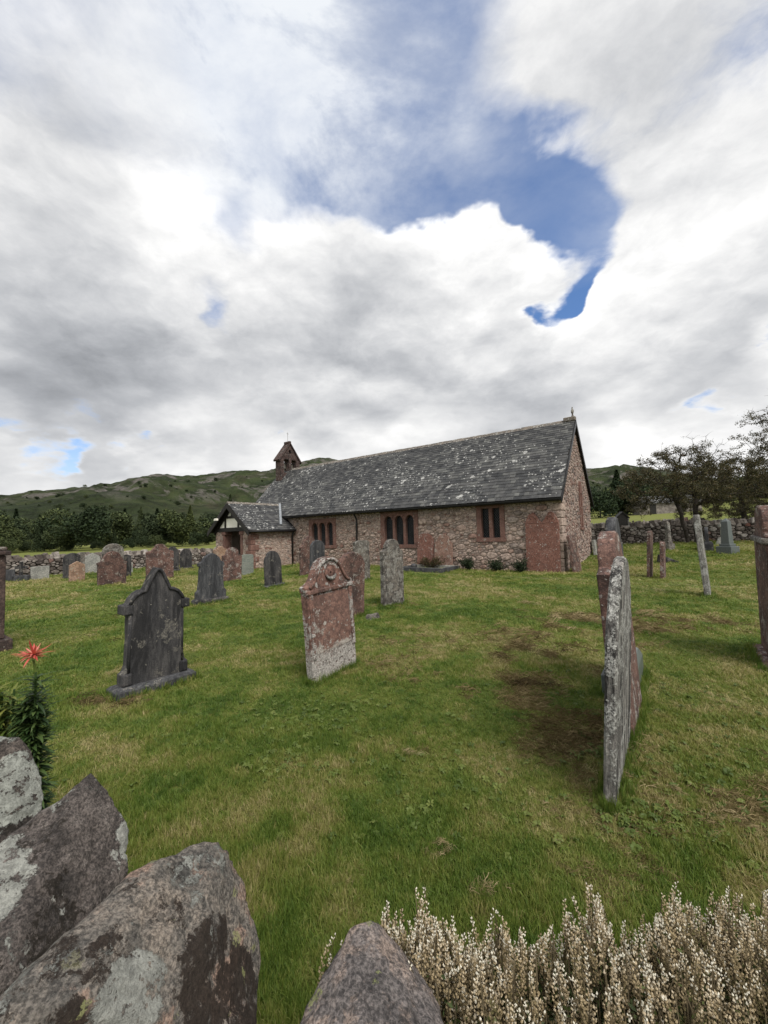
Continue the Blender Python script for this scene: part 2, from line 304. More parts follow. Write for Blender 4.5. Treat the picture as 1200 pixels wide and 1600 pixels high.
# ---------------------------------------------------------------- hills: real relief, ridge line by bearing
AZ=np.radians([-80,-62,-50,-45.5,-42,-37,-33.5,-29.5,-23.5,-16,-12,-9,-7.4,-4,2,10,18,24,27.5,30.5,33,36,42,50,80])
EL=np.radians([3.4,4.0,4.2,4.5,5.0,5.5,6.0,6.9,7.7,8.3,9.2,10.0,10.0,9.5,9,8.4,7.6,7.2,6.8,6.6,6.2,5.6,4.4,3.6,3.0])
def hill_h(x,y):
    r=np.hypot(x,y); az=np.arctan2(x,y); el=np.interp(az,AZ,EL)
    rr=820+120*np.sin(az*5+1.0)
    t=np.clip((r-150)/(rr-150),0,1.6); F=np.where(t<1,sstep(t*.96+.04)**1.15,np.maximum(0,1-(t-1)*1.2))
    rough=(fbm(x,y,150,41,5)-.5)*78*np.clip(t*1.6,0,1)*np.clip(1.25-t,0.12,1)
    rough+=(fbm(x,y,34,47,4)-.5)*20*np.clip(t*1.6,0,1)*np.clip(1.5-t,.25,1)
    rough+=np.abs(fbm(x,y,70,51,5)-.5)*44*np.clip(t*1.5-.3,0,1)*np.clip(1.3-t,.2,1)
    return terrain(x,y)*(1-np.clip(t*3,0,1))+F*np.tan(el)*rr+rough-1.0*(t<.02)
def make_hills():
    T=MT('fell_side',.95,.1); P=T.pos()
    n1=T.noise(P,.011,7,.62,.6); n2=T.noise(P,.05,6,.65); n3=T.noise(P,.018,8,.72,.8); n5=T.noise(P,.24,6,.75)
    c=T.ramp(n1,[(.34,(.017,.024,.013)),(.45,(.026,.034,.017)),(.54,(.036,.045,.020)),(.66,(.040,.038,.024))])
    c=T.gain(c,T.mix(T.step(n2,.36,.64),(.50,.52,.5),(1.4,1.4,1.3))); c=T.mix(T.m('MULTIPLY',T.step(n5,.48,.56),.6),c,(.030,.044,.017))
    nz=T.sep(T.node('ShaderNodeNewGeometry').outputs['Normal'])[2]
    rock=T.m('MULTIPLY',T.step(n3,.50,.56),T.step(T.sep(P)[2],20,55)); rock=T.m('MULTIPLY',rock,T.step(nz,.985,.90))
    c=T.mix(rock,c,T.ramp(n5,[(.3,(.065,.060,.054)),(.7,(.17,.155,.14))])); T.color(c); T.bump(T.m('ADD',n2,n5),1.0,3.0)
    na,nr=520,170; az=np.linspace(R(-78),R(78),na); r=150*np.exp(np.linspace(0,math.log(1500/150),nr))
    A,RR=np.meshgrid(az,r,indexing='ij'); x=(RR*np.sin(A)).ravel(); y=(RR*np.cos(A)).ravel()
    i=np.arange(na*nr).reshape(na,nr); F=np.stack([i[:-1,:-1],i[:-1,1:],i[1:,1:],i[1:,:-1]],-1).reshape(-1,4)[:,::-1]
    o=mesh_np('hill',np.stack([x,y,hill_h(x,y)],1),F,T.mat,None,{},True); tag(o,kind='structure')
make_hills()
# ================================================================ church
# local frame: x = east (0 at the east gable, negative to the west), y = north (0 = south wall face), z = up
church=empty('church',(CH[0],CH[1],0.0),(0,0,YAW))
tag(church,'long low red and buff rubble church with slate roof, porch and bellcote','church')
LEN=19.0; WID=6.0; EZ=2.80; RZ=6.20; OV=.30
SL=(RZ-2.70)/(WID/2+OV)                     # roof pitch: underside reference plane z = 2.70 at y=-OV
def masonry_mat(name,stops,sc_=7):
    T=MT(name,.92,.2); O=T.obj(False); r=T.attr('rnd'); c=T.ramp(r,stops)
    P=T.pos(); n=T.noise(P,sc_,6,.7); n2=T.noise(P,30,4,.7); c=T.gain(c,T.mix(T.step(n,.40,.60),(.66,.64,.63),(1.24,1.23,1.21)))
    c=T.gain(c,T.mix(n2,(.7,.7,.7),(1.3,1.3,1.3)))
    l=T.step(T.noise(P,5.5,6,.7),.64,.68); c=T.mix(T.m('MULTIPLY',l,.6),c,(.42,.40,.36))
    T.color(c); T.bump(T.m('ADD',n,n2),.8,.03); return T.mat
M_STONE=masonry_mat('rubble_stone',[(0,(.20,.115,.094)),(.08,(.27,.18,.15)),(.20,(.33,.245,.205)),(.45,(.39,.31,.265)),(.65,(.365,.285,.245)),(.90,(.31,.26,.23)),(1,(.19,.155,.14))])
M_GABLE=masonry_mat('gable_stone',[(0,(.17,.105,.09)),(.2,(.25,.18,.155)),(.5,(.31,.25,.22)),(.8,(.25,.20,.18)),(1,(.12,.10,.095))])
T=MT('lime_mortar',.95,.1); P=T.pos(); n=T.noise(P,18,5,.7); T.color(T.mix(T.step(n,.35,.65),(.25,.205,.175),(.35,.29,.25))); T.bump(n,.8,.02); M_MORTAR=T.mat
M_RED=stone_mat('red_sandstone_dressing',(.150,.080,.064),(.192,.110,.089),(.090,.054,.046),(.36,.33,.29),.05,6,.35,5,.4,spots=.15)
M_BLACK=plain_mat('black_paint',(.008,.008,.009),(.016,.016,.017),12,.45,.1)
M_TIMBER=plain_mat('black_timber',(.010,.009,.008),(.022,.020,.018),12,.6,.3)
M_PLASTER=plain_mat('cream_plaster',(.78,.75,.66),(.84,.82,.74),5,.85,.15)
M_LEAD=plain_mat('lead',(.22,.24,.26),(.34,.36,.38),6,.55,.2)
T=MT('leaded_glass',.22,.12); P=T.pos(); n=T.noise(P,9,3); T.color(T.mix(n,(.006,.007,.008),(.022,.024,.026))); T.bump(T.noise(P,16,2),.35,.01); M_GLASS=T.mat
M_CAME=plain_mat('lead_came',(.05,.05,.052),(.09,.09,.095),20,.5,.1)
def slate_mat():
    T=MT('roof_slate',.68,.35); P=T.pos(); r=T.attr('rnd')
    c=T.ramp(r,[(0,(.024,.025,.027)),(.35,(.040,.041,.043)),(.7,(.055,.055,.056)),(1,(.090,.091,.088))])
    n=T.noise(P,3.2,6,.7); n2=T.noise(P,22,4,.65); c=T.gain(c,T.mix(T.step(n,.3,.7),(.62,.62,.64),(1.45,1.45,1.40)))
    g=T.noise(P,.45,4,.6)
    wn=T.node('ShaderNodeTexNoise'); T.put(wn.inputs['Vector'],P); wn.inputs['Scale'].default_value=9; Pw=T.v('ADD',P,T.v('SCALE',T.v('SUBTRACT',wn.outputs['Color'],(.5,.5,.5)),scale=.12))
    def spots(s,rad,share):
        v=T.voro(Pw,s); q=T.sep(T.voro(Pw,s,'F1','Color'))[1]
        return T.m('MULTIPLY',T.step(v,rad,rad*.82),T.step(T.m('MULTIPLY_ADD',T.m('SUBTRACT',g,.5),1.0,q),1-share,1-share+.03))
    l=T.m('MAXIMUM',spots(3.4,.34,.060),T.m('MAXIMUM',spots(6.0,.34,.085),spots(12,.38,.10)))
    dull=T.m('MULTIPLY',T.step(T.noise(P,7,7,.75),.53,.60),T.step(g,.44,.60))
    c=T.mix(T.m('MULTIPLY',dull,.40),c,(.20,.205,.195)); c=T.mix(T.m('MULTIPLY',l,.9),c,T.mix(T.step(n2,.3,.7),(.28,.28,.27),(.48,.48,.46)))
    T.color(c); T.bump(T.m('ADD',n2,T.m('MULTIPLY',l,.3)),.5,.012); return T.mat
M_SLATE=slate_mat()
# ---------------------------------------------------------------- rubble masonry: power diagram of irregular stones
def rubble(x0,x1,z0,z1,sizes,seed,aspect=1.7,holes=(),top=None):
    rg=random.Random(seed); pts=[]; cell={}; cs=.25
    area=(x1-x0)*(z1-z0); 
    for rad,tries in sizes:
        for _ in range(int(tries*area)):
            x=rg.uniform(x0,x1); z=rg.uniform(z0,z1)
            r_=rad(x,z,rg) if callable(rad) else rad*rg.uniform(.8,1.25)
            if not r_: continue
            if top and z>top(x): continue
            Z=z*aspect; k=(int(x/cs),int(Z/cs)); ok=True
            for i in range(k[0]-3,k[0]+4):
                for j in range(k[1]-3,k[1]+4):
                    for q in cell.get((i,j),()):
                        if (q[0]-x)**2+(q[1]-Z)**2<((q[2]+r_)*.92)**2: ok=False;break
                    if not ok:break
                if not ok:break
            if ok: cell.setdefault(k,[]).append((x,Z,r_)); pts.append((x,Z,r_))
    A=np.array(pts); out=[]
    for i,(x,Z,r_) in enumerate(pts):
        dd=(A[:,0]-x)**2+(A[:,1]-Z)**2; near=np.argsort(dd)[1:18]
        m=r_*2.6; poly=[(x-m,Z-m),(x+m,Z-m),(x+m,Z+m),(x-m,Z+m)]
        def clip(poly,nx,nz,c):
            o=[]
            for a,b in zip(poly,poly[1:]+poly[:1]):
                da=a[0]*nx+a[1]*nz-c; db=b[0]*nx+b[1]*nz-c
                if da<=0:o.append(a)
                if da*db<0: t=da/(da-db);o.append((a[0]+(b[0]-a[0])*t,a[1]+(b[1]-a[1])*t))
            return o
        for j in near:
            q=A[j]; nx,nz=q[0]-x,q[1]-Z; c=(q[0]**2+q[1]**2-q[2]**2-x*x-Z*Z+r_*r_)/2; poly=clip(poly,nx,nz,c)
            if len(poly)<3:break
        if len(poly)<3: continue
        poly=[(a,b/aspect) for a,b in poly]
        for nx,nz,c in ((1,0,x1),(-1,0,-x0),(0,1,z1),(0,-1,-z0)):
            poly=clip(poly,nx,nz,c)
            if len(poly)<3:break
        if len(poly)<3: continue
        for (a0,a1,b0,b1) in holes:
            cx=sum(p[0] for p in poly)/len(poly); 
            if max(p[0] for p in poly)<=a0 or min(p[0] for p in poly)>=a1 or max(p[1] for p in poly)<=b0 or min(p[1] for p in poly)>=b1: continue
            best=[]
            for nx,nz,c in ((1,0,a0),(-1,0,-a1),(0,1,b0),(0,-1,-b1)):
                q=clip(poly,nx,nz,c)
                if len(q)>=3 and parea(q)>(parea(best) if len(best)>=3 else 0): best=q
            poly=best
            if len(poly)<3:break
        if len(poly)>=3 and top: 
            if any(p[1]>top(p[0])+.02 for p in poly): poly=[(p[0],min(p[1],top(p[0]))) for p in poly]
        if len(poly)>=3 and parea(poly)>.0012: out.append(poly)
    return out
def parea(p): return abs(sum(a[0]*b[1]-b[0]*a[1] for a,b in zip(p,p[1:]+p[:1])))/2
def stone_piece(mb,poly,put,rg,joint=.015,proud=.035,r=None):
    """put(s,z,n) -> local point; n = distance out of the wall face"""
    cx=sum(p[0] for p in poly)/len(poly); cz=sum(p[1] for p in poly)/len(poly)
    # round the corners a little
    q=[]
    n=len(poly)
    for i in range(n):
        a,b,c=poly[i-1],poly[i],poly[(i+1)%n]
        if parea(poly)>.01: q+= [(b[0]+(a[0]-b[0])*.2,b[1]+(a[1]-b[1])*.2),(b[0]+(c[0]-b[0])*.2,b[1]+(c[1]-b[1])*.2)]
        else: q.append(b)
    poly=q; n=len(poly); size=math.sqrt(parea(poly)); k0=max(.5,1-joint/size*1.6); k1=k0*.80
    pr=proud*rg.uniform(.4,1.0)*min(1.3,.5+size*2); tx,tz_=rg.uniform(-.25,.25)*pr/size,rg.uniform(-.25,.25)*pr/size
    V=[];F=[]
    for k,dn in ((k0,-.01),(k0,pr*.45),(k1,pr)):
        for p in poly:
            dx,dz=(p[0]-cx)*k,(p[1]-cz)*k; V.append(put(cx+dx,cz+dz,dn+(dx*tx+dz*tz_ if dn>0 else 0)+(rg.uniform(-.1,.1)*pr if dn>0 else 0)))
    V.append(put(cx,cz,pr*1.12))
    for t in (0,1):
        for i in range(n): j=(i+1)%n; F.append((t*n+i,t*n+j,t*n+n+j,t*n+n+i))
    for i in range(n): F.append((2*n+i,2*n+(i+1)%n,3*n))
    mb.add(V,F,rg.random() if r is None else r)
def stone_face(wall,polys,put,seed,mat,limit=300,score=None,proud=.035,rnd=None):
    rg=random.Random(seed); polys=sorted(polys,key=score or (lambda p:-parea(p))); rest=MB()
    for i,p in enumerate(polys):
        rv=rnd(p,rg) if rnd else None
        if i<limit:
            m=MB(); stone_piece(m,p,put,rg,proud=proud,r=rv); m.build('stone',mat,wall)
        else: stone_piece(rest,p,put,rg,proud=proud,r=rv)
    if rest.v: tag(rest.build('small_stones',mat,wall),kind='stuff')
# openings in the south wall: (x0,x1,z0,z1) of the dressed surround
WIN=[(-3.25,-2.08,1.12,2.62,2,False),(-8.20,-6.08,.86,2.60,3,True),(-13.25,-11.18,.84,2.46,3,True)]
def core_pieces(mb,x0,x1,z0,z1,y0,y1,holes):
    xs=sorted({x0,x1,*[h[0] for h in holes],*[h[1] for h in holes]})
    for a,b in zip(xs[:-1],xs[1:]):
        hs=[h for h in holes if h[0]<(a+b)/2<h[1]]
        if not hs: mb.box(a,b,y0,y1,z0,z1)
        else:
            h=hs[0]; mb.box(a,b,y0,y1,z0,h[2]); mb.box(a,b,y0,y1,h[3],z1)
def build_walls():
    m=MB(); core_pieces(m,-LEN,0,-.6,EZ,0.0,.55,[w[:4] for w in WIN]); south=m.build('south_wall',M_MORTAR,church)
    def rad(x,z,rg):  # big boulders towards the east end, small coursed work to the west
        f=min(1,max(0,(x+7.5)/3)); 
        return rg.uniform(.13,.27) if rg.random()<f*(.9 if z<1.9 else .4) else 0
    polys=rubble(-14.62,-.01,-.15,2.76,[(rad,14),(lambda x,z,g:g.uniform(.085,.16) if x>-8.5 or g.random()<.4 else 0,40),(.066,120),(.048,170)],11,1.75,[w[:4] for w in WIN])
    def rv(p,rg):
        a=parea(p); t=rg.random()
        return t if rg.random()<.7 else (.32+.5*rg.random() if a>.02 else .2+.6*rg.random())
    stone_face(south,polys,lambda s,z,n:(s,-n,z),5,M_STONE,300,None,.07,rv)
    # west and north walls, plain render of the same masonry (never in view)
    m=MB(); m.box(-LEN,-LEN+.55,.553,WID-.553,-.6,EZ+.35); m.box(-LEN,0,WID-.55,WID,-.6,EZ)
    m.prism([(-0.0+.553,EZ+.352),(WID-.553,EZ+.352),(WID/2,RZ-.32)],-LEN+.003,-LEN+.55,axis='x'); fixn(m.build('rear_wall',M_MORTAR,church))
    # east gable
    top=lambda y:min(RZ-.12,2.70+SL*(y+OV)-.10) if y<=WID/2 else min(RZ-.12,2.70+SL*(WID-y+OV)-.10)
    m=MB(); m.prism([(.0,-.6),(WID,-.6),(WID,top(WID)),(WID/2,top(WID/2)),(0,top(0))],-.55,-.004,axis='x'); gab=fixn(m.build('east_gable',M_MORTAR,church))
    polys=rubble(.02,WID-.02,-.1,RZ-.15,[(.10,40),(.072,90),(.05,130)],23,1.5,[(3.35,3.95,1.6,3.75)],top)
    stone_face(gab,polys,lambda s,z,n:(n-.004,s,z),8,M_GABLE,300,lambda p:sum(q[0] for q in p)/len(p)-parea(p)*20,.045)
    # long quoins at the south east corner
    z=-.1; k=0
    while z<2.62:
        h=.26+.10*random.random(); mb=MB(); a=.62 if k%2 else .36; b=.36 if k%2 else .6
        mb.box(-a,.052,-.052,b,z+.01,z+h-.008,random.choice((.4,.55,.62,.75))); mb.build('quoin',M_STONE,south,bevel=.025); z+=h; k+=1
build_walls()
def arch_pts(x0,x1,zs,n=10):
    """pointed-round head springing at zs"""
    w=(x1-x0)/2; cx=(x0+x1)/2; return [(cx+w*math.cos(math.pi*i/n),zs+w*1.12*math.sin(math.pi*i/n)) for i in range(n+1)]
def make_window(x0,x1,z0,z1,lights,arched):
    jamb=.23 if lights==3 else .20; sill=.17; head=.20 if lights==3 else .15; mul=.14 if lights==3 else .15
    fy,by=-.045,.20; m=MB()
    m.box(x0,x0+jamb,fy,by,z0+sill,z1,.4); m.box(x1-jamb,x1,fy,by,z0+sill,z1,.6)
    m.box(x0-.03,x1+.03,fy-.03,by,z0,z0+sill-.003,.5)
    ow=(x1-x0-2*jamb-(lights-1)*mul)/lights; X=[x0+jamb+i*(ow+mul) for i in range(lights)]; zt=z1-head
    m.box(x0+jamb+.002,x1-jamb-.002,fy+.003,by,zt,z1-.003,.5)
    w=m.build('window',M_RED,church,bevel=.012); w['label']='red sandstone window with %s dark leaded lights'%('three arched' if arched else 'two square')
    for i in range(lights-1):
        mm=MB(); mm.box(X[i]+ow,X[i+1],fy+.03,by,z0+sill-.002,zt,.5); mm.build('mullion',M_RED,w,bevel=.018)
    for a in X:
        g=MB(); g.box(a-.01,a+ow+.01,.15,.162,z0+sill-.02,zt+.002); g.build('pane',M_GLASS,w)
        if arched:
            ar=arch_pts(a,a+ow,zt-ow*.56-.01); top=zt+.002; s=MB(); n=len(ar); V=[];F=[]
            for y in (fy+.012,.145):
                for p in ar: V.append((p[0],y,p[1]))
                for p in ar: V.append((p[0],y,top))
            for i in range(n-1):
                F+=[(i,n+i,n+i+1,i+1),(2*n+i,2*n+i+1,3*n+i+1,3*n+i),(i,i+1,2*n+i+1,2*n+i)]
            s.add(V,F,.5); fixn(s.build('arch_head',M_RED,w))
        c=MB(); st=.115; zb=z0+sill; 
        L=[]
        for k in range(-12,26):
            for sg in (1,-1):
                # diamond quarries, lines z = zb + k*st + sg*1.5*(x-a)
                pts=[]
                for xx in (a,a+ow):
                    pts.append((xx,zb+k*st*1.0+sg*1.45*(xx-a)))
                (xa,za),(xb,zb_)=pts
                lo,hi=zb,zt
                if max(za,zb_)<lo or min(za,zb_)>hi: continue
                def at(zz): return xa+(zz-za)*(xb-xa)/(zb_-za)
                if za<lo: xa2,za2=at(lo),lo
                elif za>hi: xa2,za2=at(hi),hi
                else: xa2,za2=xa,za
                if zb_<lo: xb2,zb2=at(lo),lo
                elif zb_>hi: xb2,zb2=at(hi),hi
                else: xb2,zb2=xb,zb_
                c.tube([(xa2,.147,za2),(xb2,.147,zb2)],.0045,3,cap=False)
        c.build('leadwork',M_CAME,w)
for w in WIN: make_window(*w)
# narrow blocked lancet in the east gable
def lancet():
    m=MB(); m.box(-.10,.06,3.38,3.50,1.62,3.1); m.box(-.10,.06,3.80,3.92,1.62,3.1); m.box(-.10,.075,3.34,3.96,1.50,1.615)
    w=m.build('window',M_RED,church,bevel=.015); w['label']='narrow red sandstone lancet in the east gable'
    g=MB(); g.box(-.12,-.03,3.50,3.80,1.615,3.1); g.build('pane',M_RED,w)
    for k in range(3):
        s=MB(); y=3.40+k*.17; s.prism([(y,3.103),(y+.16,3.103),(y+.14,3.42),(y+.08,3.62),(y+.02,3.42)],-.1,.06,axis='x'); fixn(s.build('tracery_head',M_RED,w))
lancet()
# ---------------------------------------------------------------- roof
def slate_field(parent,name,a0,a1,slope_len,frame,course,width,rg,score,limit=300,thick=.018):
    """frame(s,t,n) -> local point; s along the eaves, t up the slope, n out of the roof plane"""
    L=[]; t=0; k=0
    while t<slope_len-.02:
        ex=min(course*(1.15-.35*t/slope_len),slope_len-t); s=a0-(.5*width if k%2 else 0)*rg.uniform(.6,1.2)
        while s<a1-.02:
            w=width*rg.uniform(.62,1.3); s0=max(s,a0); s1=min(s+w,a1)
            if s1-s0>.05: L.append((s0+.002,s1-.002,t-rg.uniform(0,.012),min(ex*1.9,slope_len-t),rg.uniform(-.003,.006)))
            s+=w
        t+=ex; k+=1
    L.sort(key=score); rest=MB()
    for i,(s0,s1,t0,ln,j) in enumerate(L):
        def box(mb):
            P=[]; sk=rg.uniform(-.006,.006)
            for n0 in (0,1):
                for s,tt in ((s0,t0+sk),(s1,t0-sk),(s1,t0+ln),(s0,t0+ln)):
                    lift=(.026+j) if tt<t0+.05 else .002
                    P.append(frame(s,tt,lift+n0*thick))
            mb.add(P,[(0,3,2,1),(4,5,6,7),(0,1,5,4),(1,2,6,5),(2,3,7,6),(3,0,4,7)],rg.random())
        if i<limit:
            mb=MB(); box(mb); mb.build('slate',M_SLATE,parent)
        else: box(rest)
    if rest.v: tag(rest.build('slates',M_SLATE,parent),kind='stuff')
NRM=math.hypot(1,SL); CS,SN=1/NRM,SL/NRM
SLOPE=(WID/2+OV)*NRM
XE=.09                                       # verge overhang at the east gable
def build_roof():
    m=MB(); b=.11
    prof=[(-OV,2.70),(WID/2,RZ),(WID+OV,2.70),(WID+OV,2.70-b),(WID/2,RZ-b*1.35),(-OV,2.70-b)]
    V=[(-LEN-.2,y,z) for y,z in prof]+[(XE,y,z) for y,z in prof]
    F=[(0,1,7,6),(1,2,8,7),(5,11,10,4),(4,10,9,3),(0,6,11,5),(2,3,9,8),(0,5,4,1),(1,4,3,2),(6,7,10,11),(7,8,9,10)]
    m.add(V,F,.3); roof=fixn(m.build('roof',M_TIMBER,church)); roof['label']='grey slate roof freckled with white lichen'
    fr=lambda s,t,n:(s,-OV+t*CS-n*SN,2.70+t*SN+n*CS)
    slate_field(roof,'s',-LEN-.2,XE,SLOPE-.03,fr,.175,.27,random.Random(3),lambda q:-(q[0]+q[1])/2*1.0+q[2]*.6)
    # ridge stones
    x=-LEN+.9; mb=None
    while x<XE-.02:
        w=min(random.uniform(.42,.55),XE-x); mb=MB(); hz=RZ+.045+random.uniform(-.008,.008); a=.15
        mb.add([(x+.004,WID/2-a,hz-a*SL-.005),(x+.004,WID/2,hz+.035),(x+.004,WID/2+a,hz-a*SL-.005),(x+w-.004,WID/2-a,hz-a*SL-.005),(x+w-.004,WID/2,hz+.035),(x+w-.004,WID/2+a,hz-a*SL-.005)],[(0,1,2),(3,5,4),(0,3,4,1),(1,4,5,2),(0,2,5,3)],random.random())
        fixn(mb.build('ridge_stone',M_RIDGE,roof)); x+=w
    # barge boards and eaves
    for sg in (0,1):
        mb=MB(); y0,y1=(-OV-.02,WID/2) if sg==0 else (WID+OV+.02,WID/2); n=.0
        zz=lambda y:2.70+SL*((y+OV) if sg==0 else (WID+OV-y))
        mb.add([(XE+.005,y0,zz(y0)-.17),(XE+.005,y1,zz(y1)-.20),(XE+.005,y1,zz(y1)+.015),(XE+.005,y0,zz(y0)+.005),(XE+.045,y0,zz(y0)-.17),(XE+.045,y1,zz(y1)-.20),(XE+.045,y1,zz(y1)+.015),(XE+.045,y0,zz(y0)+.005)],
            [(0,1,2,3),(7,6,5,4),(0,4,5,1),(1,5,6,2),(2,6,7,3),(3,7,4,0)]); fixn(mb.build('barge_board',M_BLACK,church))
    mb=MB(); mb.box(-14.5,XE,-.16,-.02,2.60,2.795); mb.build('soffit_board',M_BLACK,church)
    g=MB(); cy,cz,rr=-OV-.05,2.655,.065; pts=[]
    for i in range(9): an=math.pi+math.pi*i/8; pts.append((cy+rr*math.cos(an),cz+rr*math.sin(an)))
    for i in range(8,-1,-1): an=math.pi+math.pi*i/8; pts.append((cy+(rr-.008)*math.cos(an),cz+(rr-.008)*math.sin(an)))
    V=[(-14.45,*p) for p in pts]+[(XE-.02,*p) for p in pts]; n=len(pts); g.add(V,[(i,(i+1)%n,(i+1)%n+n,i+n) for i in range(n)]+[tuple(range(n)),tuple(range(2*n-1,n-1,-1))]); fixn(g.build('gutter',M_BLACK,church))
    def pipe(x,ys,zs):
        p=MB(); p.tube([(x,ys,zs),(x,ys+.08,zs-.08),(x,-.11,zs-.30),(x,-.105,zs-.45),(x,-.105,.02)],.042,8); 
        for z in (2.05,1.1,.35): p.tube([(x,-.105,z),(x,-.105,z+.06)],.055,8)
        p.build('downpipe',M_BLACK,church,True)
    pipe(-9.67,-OV-.05,2.62)
    # apex stone and small finial at the east end
    f=MB(); f.box(-.36,.12,WID/2-.12,WID/2+.12,RZ-.02,RZ+.16,.5); fo=f.build('apex_stone',M_RIDGE,church,bevel=.03)
    f=MB(); cx=.0; prof=[(.05,0),(.05,.05),(.028,.09),(.04,.15),(.06,.22),(.052,.30),(.025,.36),(.03,.40),(.008,.44)]
    V=[];F=[];n=8
    for r_,z in prof:
        for k in range(n): V.append((cx+r_*math.cos(k*math.pi/4),WID/2+r_*math.sin(k*math.pi/4),RZ+.155+z))
    for i in range(len(prof)-1):
        for k in range(n): F.append((i*n+k,i*n+(k+1)%n,(i+1)*n+(k+1)%n,(i+1)*n+k))
    f.add(V,F,.5); f.build('finial',M_RIDGE,fo,True)
M_RIDGE=stone_mat('ridge_stone',(.13,.115,.10),(.20,.17,.14),(.06,.055,.05),(.46,.45,.42),.6,9,.5,9,.5)
build_roof()
# ---------------------------------------------------------------- bellcote over the west gable
def bellcote():
    xf,xb=-18.30,-18.85; cy=WID/2; w=.86; zb=5.2; zs=6.92; za=8.10
    M=stone_mat('bellcote_sandstone',(.048,.030,.027),(.085,.055,.048),(.022,.017,.016),(.22,.20,.18),.3,7,.8,7,.7)
    m=MB(); ow=.46; gap=.20; o1=(cy-gap/2-ow,cy-gap/2); o2=(cy+gap/2,cy+gap/2+ow); oz0=5.95; spring=6.72
    # body with two arched openings: pieces between, below and above
    def piece(y0,y1,z0,z1): m.box(xb,xf,y0,y1,z0,z1)
    piece(cy-w,o1[0],zb,zs); piece(o1[1],o2[0],oz0,zs); piece(o2[1],cy+w,zb,zs); piece(o1[0],o1[1],zb,oz0); piece(o2[0],o2[1],zb,oz0); piece(o1[1],o2[0],zb,oz0-.003)
    body=m.build('bellcote',M,church,bevel=.02); body['label']='dark red sandstone bellcote with two arched openings'
    for (a,b) in (o1,o2):
        s=MB(); n=10; V=[];F=[]
        ar=[((a+b)/2+(b-a)/2*math.cos(math.pi*i/n),spring+(b-a)/2*1.25*math.sin(math.pi*i/n)) for i in range(n+1)]
        ar=[(a if abs(p[0]-a)<.001 else p[0],p[1]) for p in ar]
        top=7.10
        for x in (xf-.02,xb+.02):
            V+=[(x,p[0],p[1]) for p in ar]+[(x,p[0],top) for p in ar]
        k=n+1
        for i in range(n): F+=[(i,i+1,k+i+1,k+i),(2*k+i,3*k+i,3*k+i+1,2*k+i+1),(i,2*k+i,2*k+i+1,i+1)]
        s.add(V,F,.5); fixn(s.build('arch_head',M,body))
        b_=MB(); prof=[(.03,.36),(.09,.34),(.11,.24),(.125,.12),(.17,.02),(.175,0)]; V=[];F=[];nn=12; yc=(a+b)/2; xc=(xf+xb)/2
        for r_,z in prof:
            for q in range(nn): V.append((xc+r_*math.cos(q*2*math.pi/nn),yc+r_*math.sin(q*2*math.pi/nn),6.26+z))
        for i in range(len(prof)-1):
            for q in range(nn): F.append((i*nn+q,(i+1)*nn+q,(i+1)*nn+(q+1)%nn,i*nn+(q+1)%nn))
        b_.add(V,F); fixn(b_.build('bell',plain_mat('bell_bronze',(.03,.028,.02),(.05,.045,.032),8,.5,.1),body,True))
        h=MB(); h.box(xc-.04,xc+.04,a+.002,b-.002,6.64,6.70); h.build('bell_headstock',M_TIMBER,body)
    # gable above with a small slot, coping slabs, cross
    g=MB(); sl=(za-zs)/w; 
    hz=lambda y:za-.06-sl*abs(y-cy)
    zlow=7.0
    g.prism([(cy-w+.01,zs+.003),(cy-.10,zs+.003),(cy-.10,hz(cy-.10))],xb+.03,xf-.03,axis='x'); g.prism([(cy+.10,zs+.003),(cy+w-.01,zs+.003),(cy+.10,hz(cy+.10))],xb+.03,xf-.03,axis='x')
    g.prism([(cy-.10,zs+.003),(cy+.10,zs+.003),(cy+.10,7.36),(cy-.10,7.36)],xb+.03,xf-.031,axis='x'); g.prism([(cy-.10,7.60),(cy+.10,7.60),(cy+.10,hz(cy+.1)),(cy,hz(cy)),(cy-.10,hz(cy-.1))],xb+.03,xf-.031,axis='x')
    fixn(g.build('cote_gable',M,body))
    for sg in (-1,1):
        c=MB(); y1=cy+sg*(w+.10); z1=za-sl*(w+.10)+.0; nx,nz=sl*.075/math.hypot(1,sl),.075/math.hypot(1,sl)
        P=[(cy,za-.05),(y1,z1-.05),(y1+sg*nx*1.0,z1+nz),(cy,za+.05)]
        c.prism(P,xb-.05,xf+.05,axis='x'); fixn(c.build('coping_slab',M,body))
    c=MB(); c.box(xb-.02,xf+.02,cy-.09,cy+.09,za-.02,za+.14); cap=c.build('cap_stone',M,body,bevel=.02)
    c=MB(); c.tube([(-18.55,cy,za+.13),(-18.55,cy,za+.82)],.012,6); c.tube([(-18.55,cy-.09,za+.70),(-18.55,cy+.09,za+.70)],.012,6); c.build('iron_cross',plain_mat('iron',(.10,.09,.08),(.2,.18,.16),10,.6,.1),cap)
    m=MB(); m.box(xb-.03,xf+.07,cy-w-.06,cy+w+.06,5.0,5.205); m.build('base_course',M,body,bevel=.03)
bellcote()
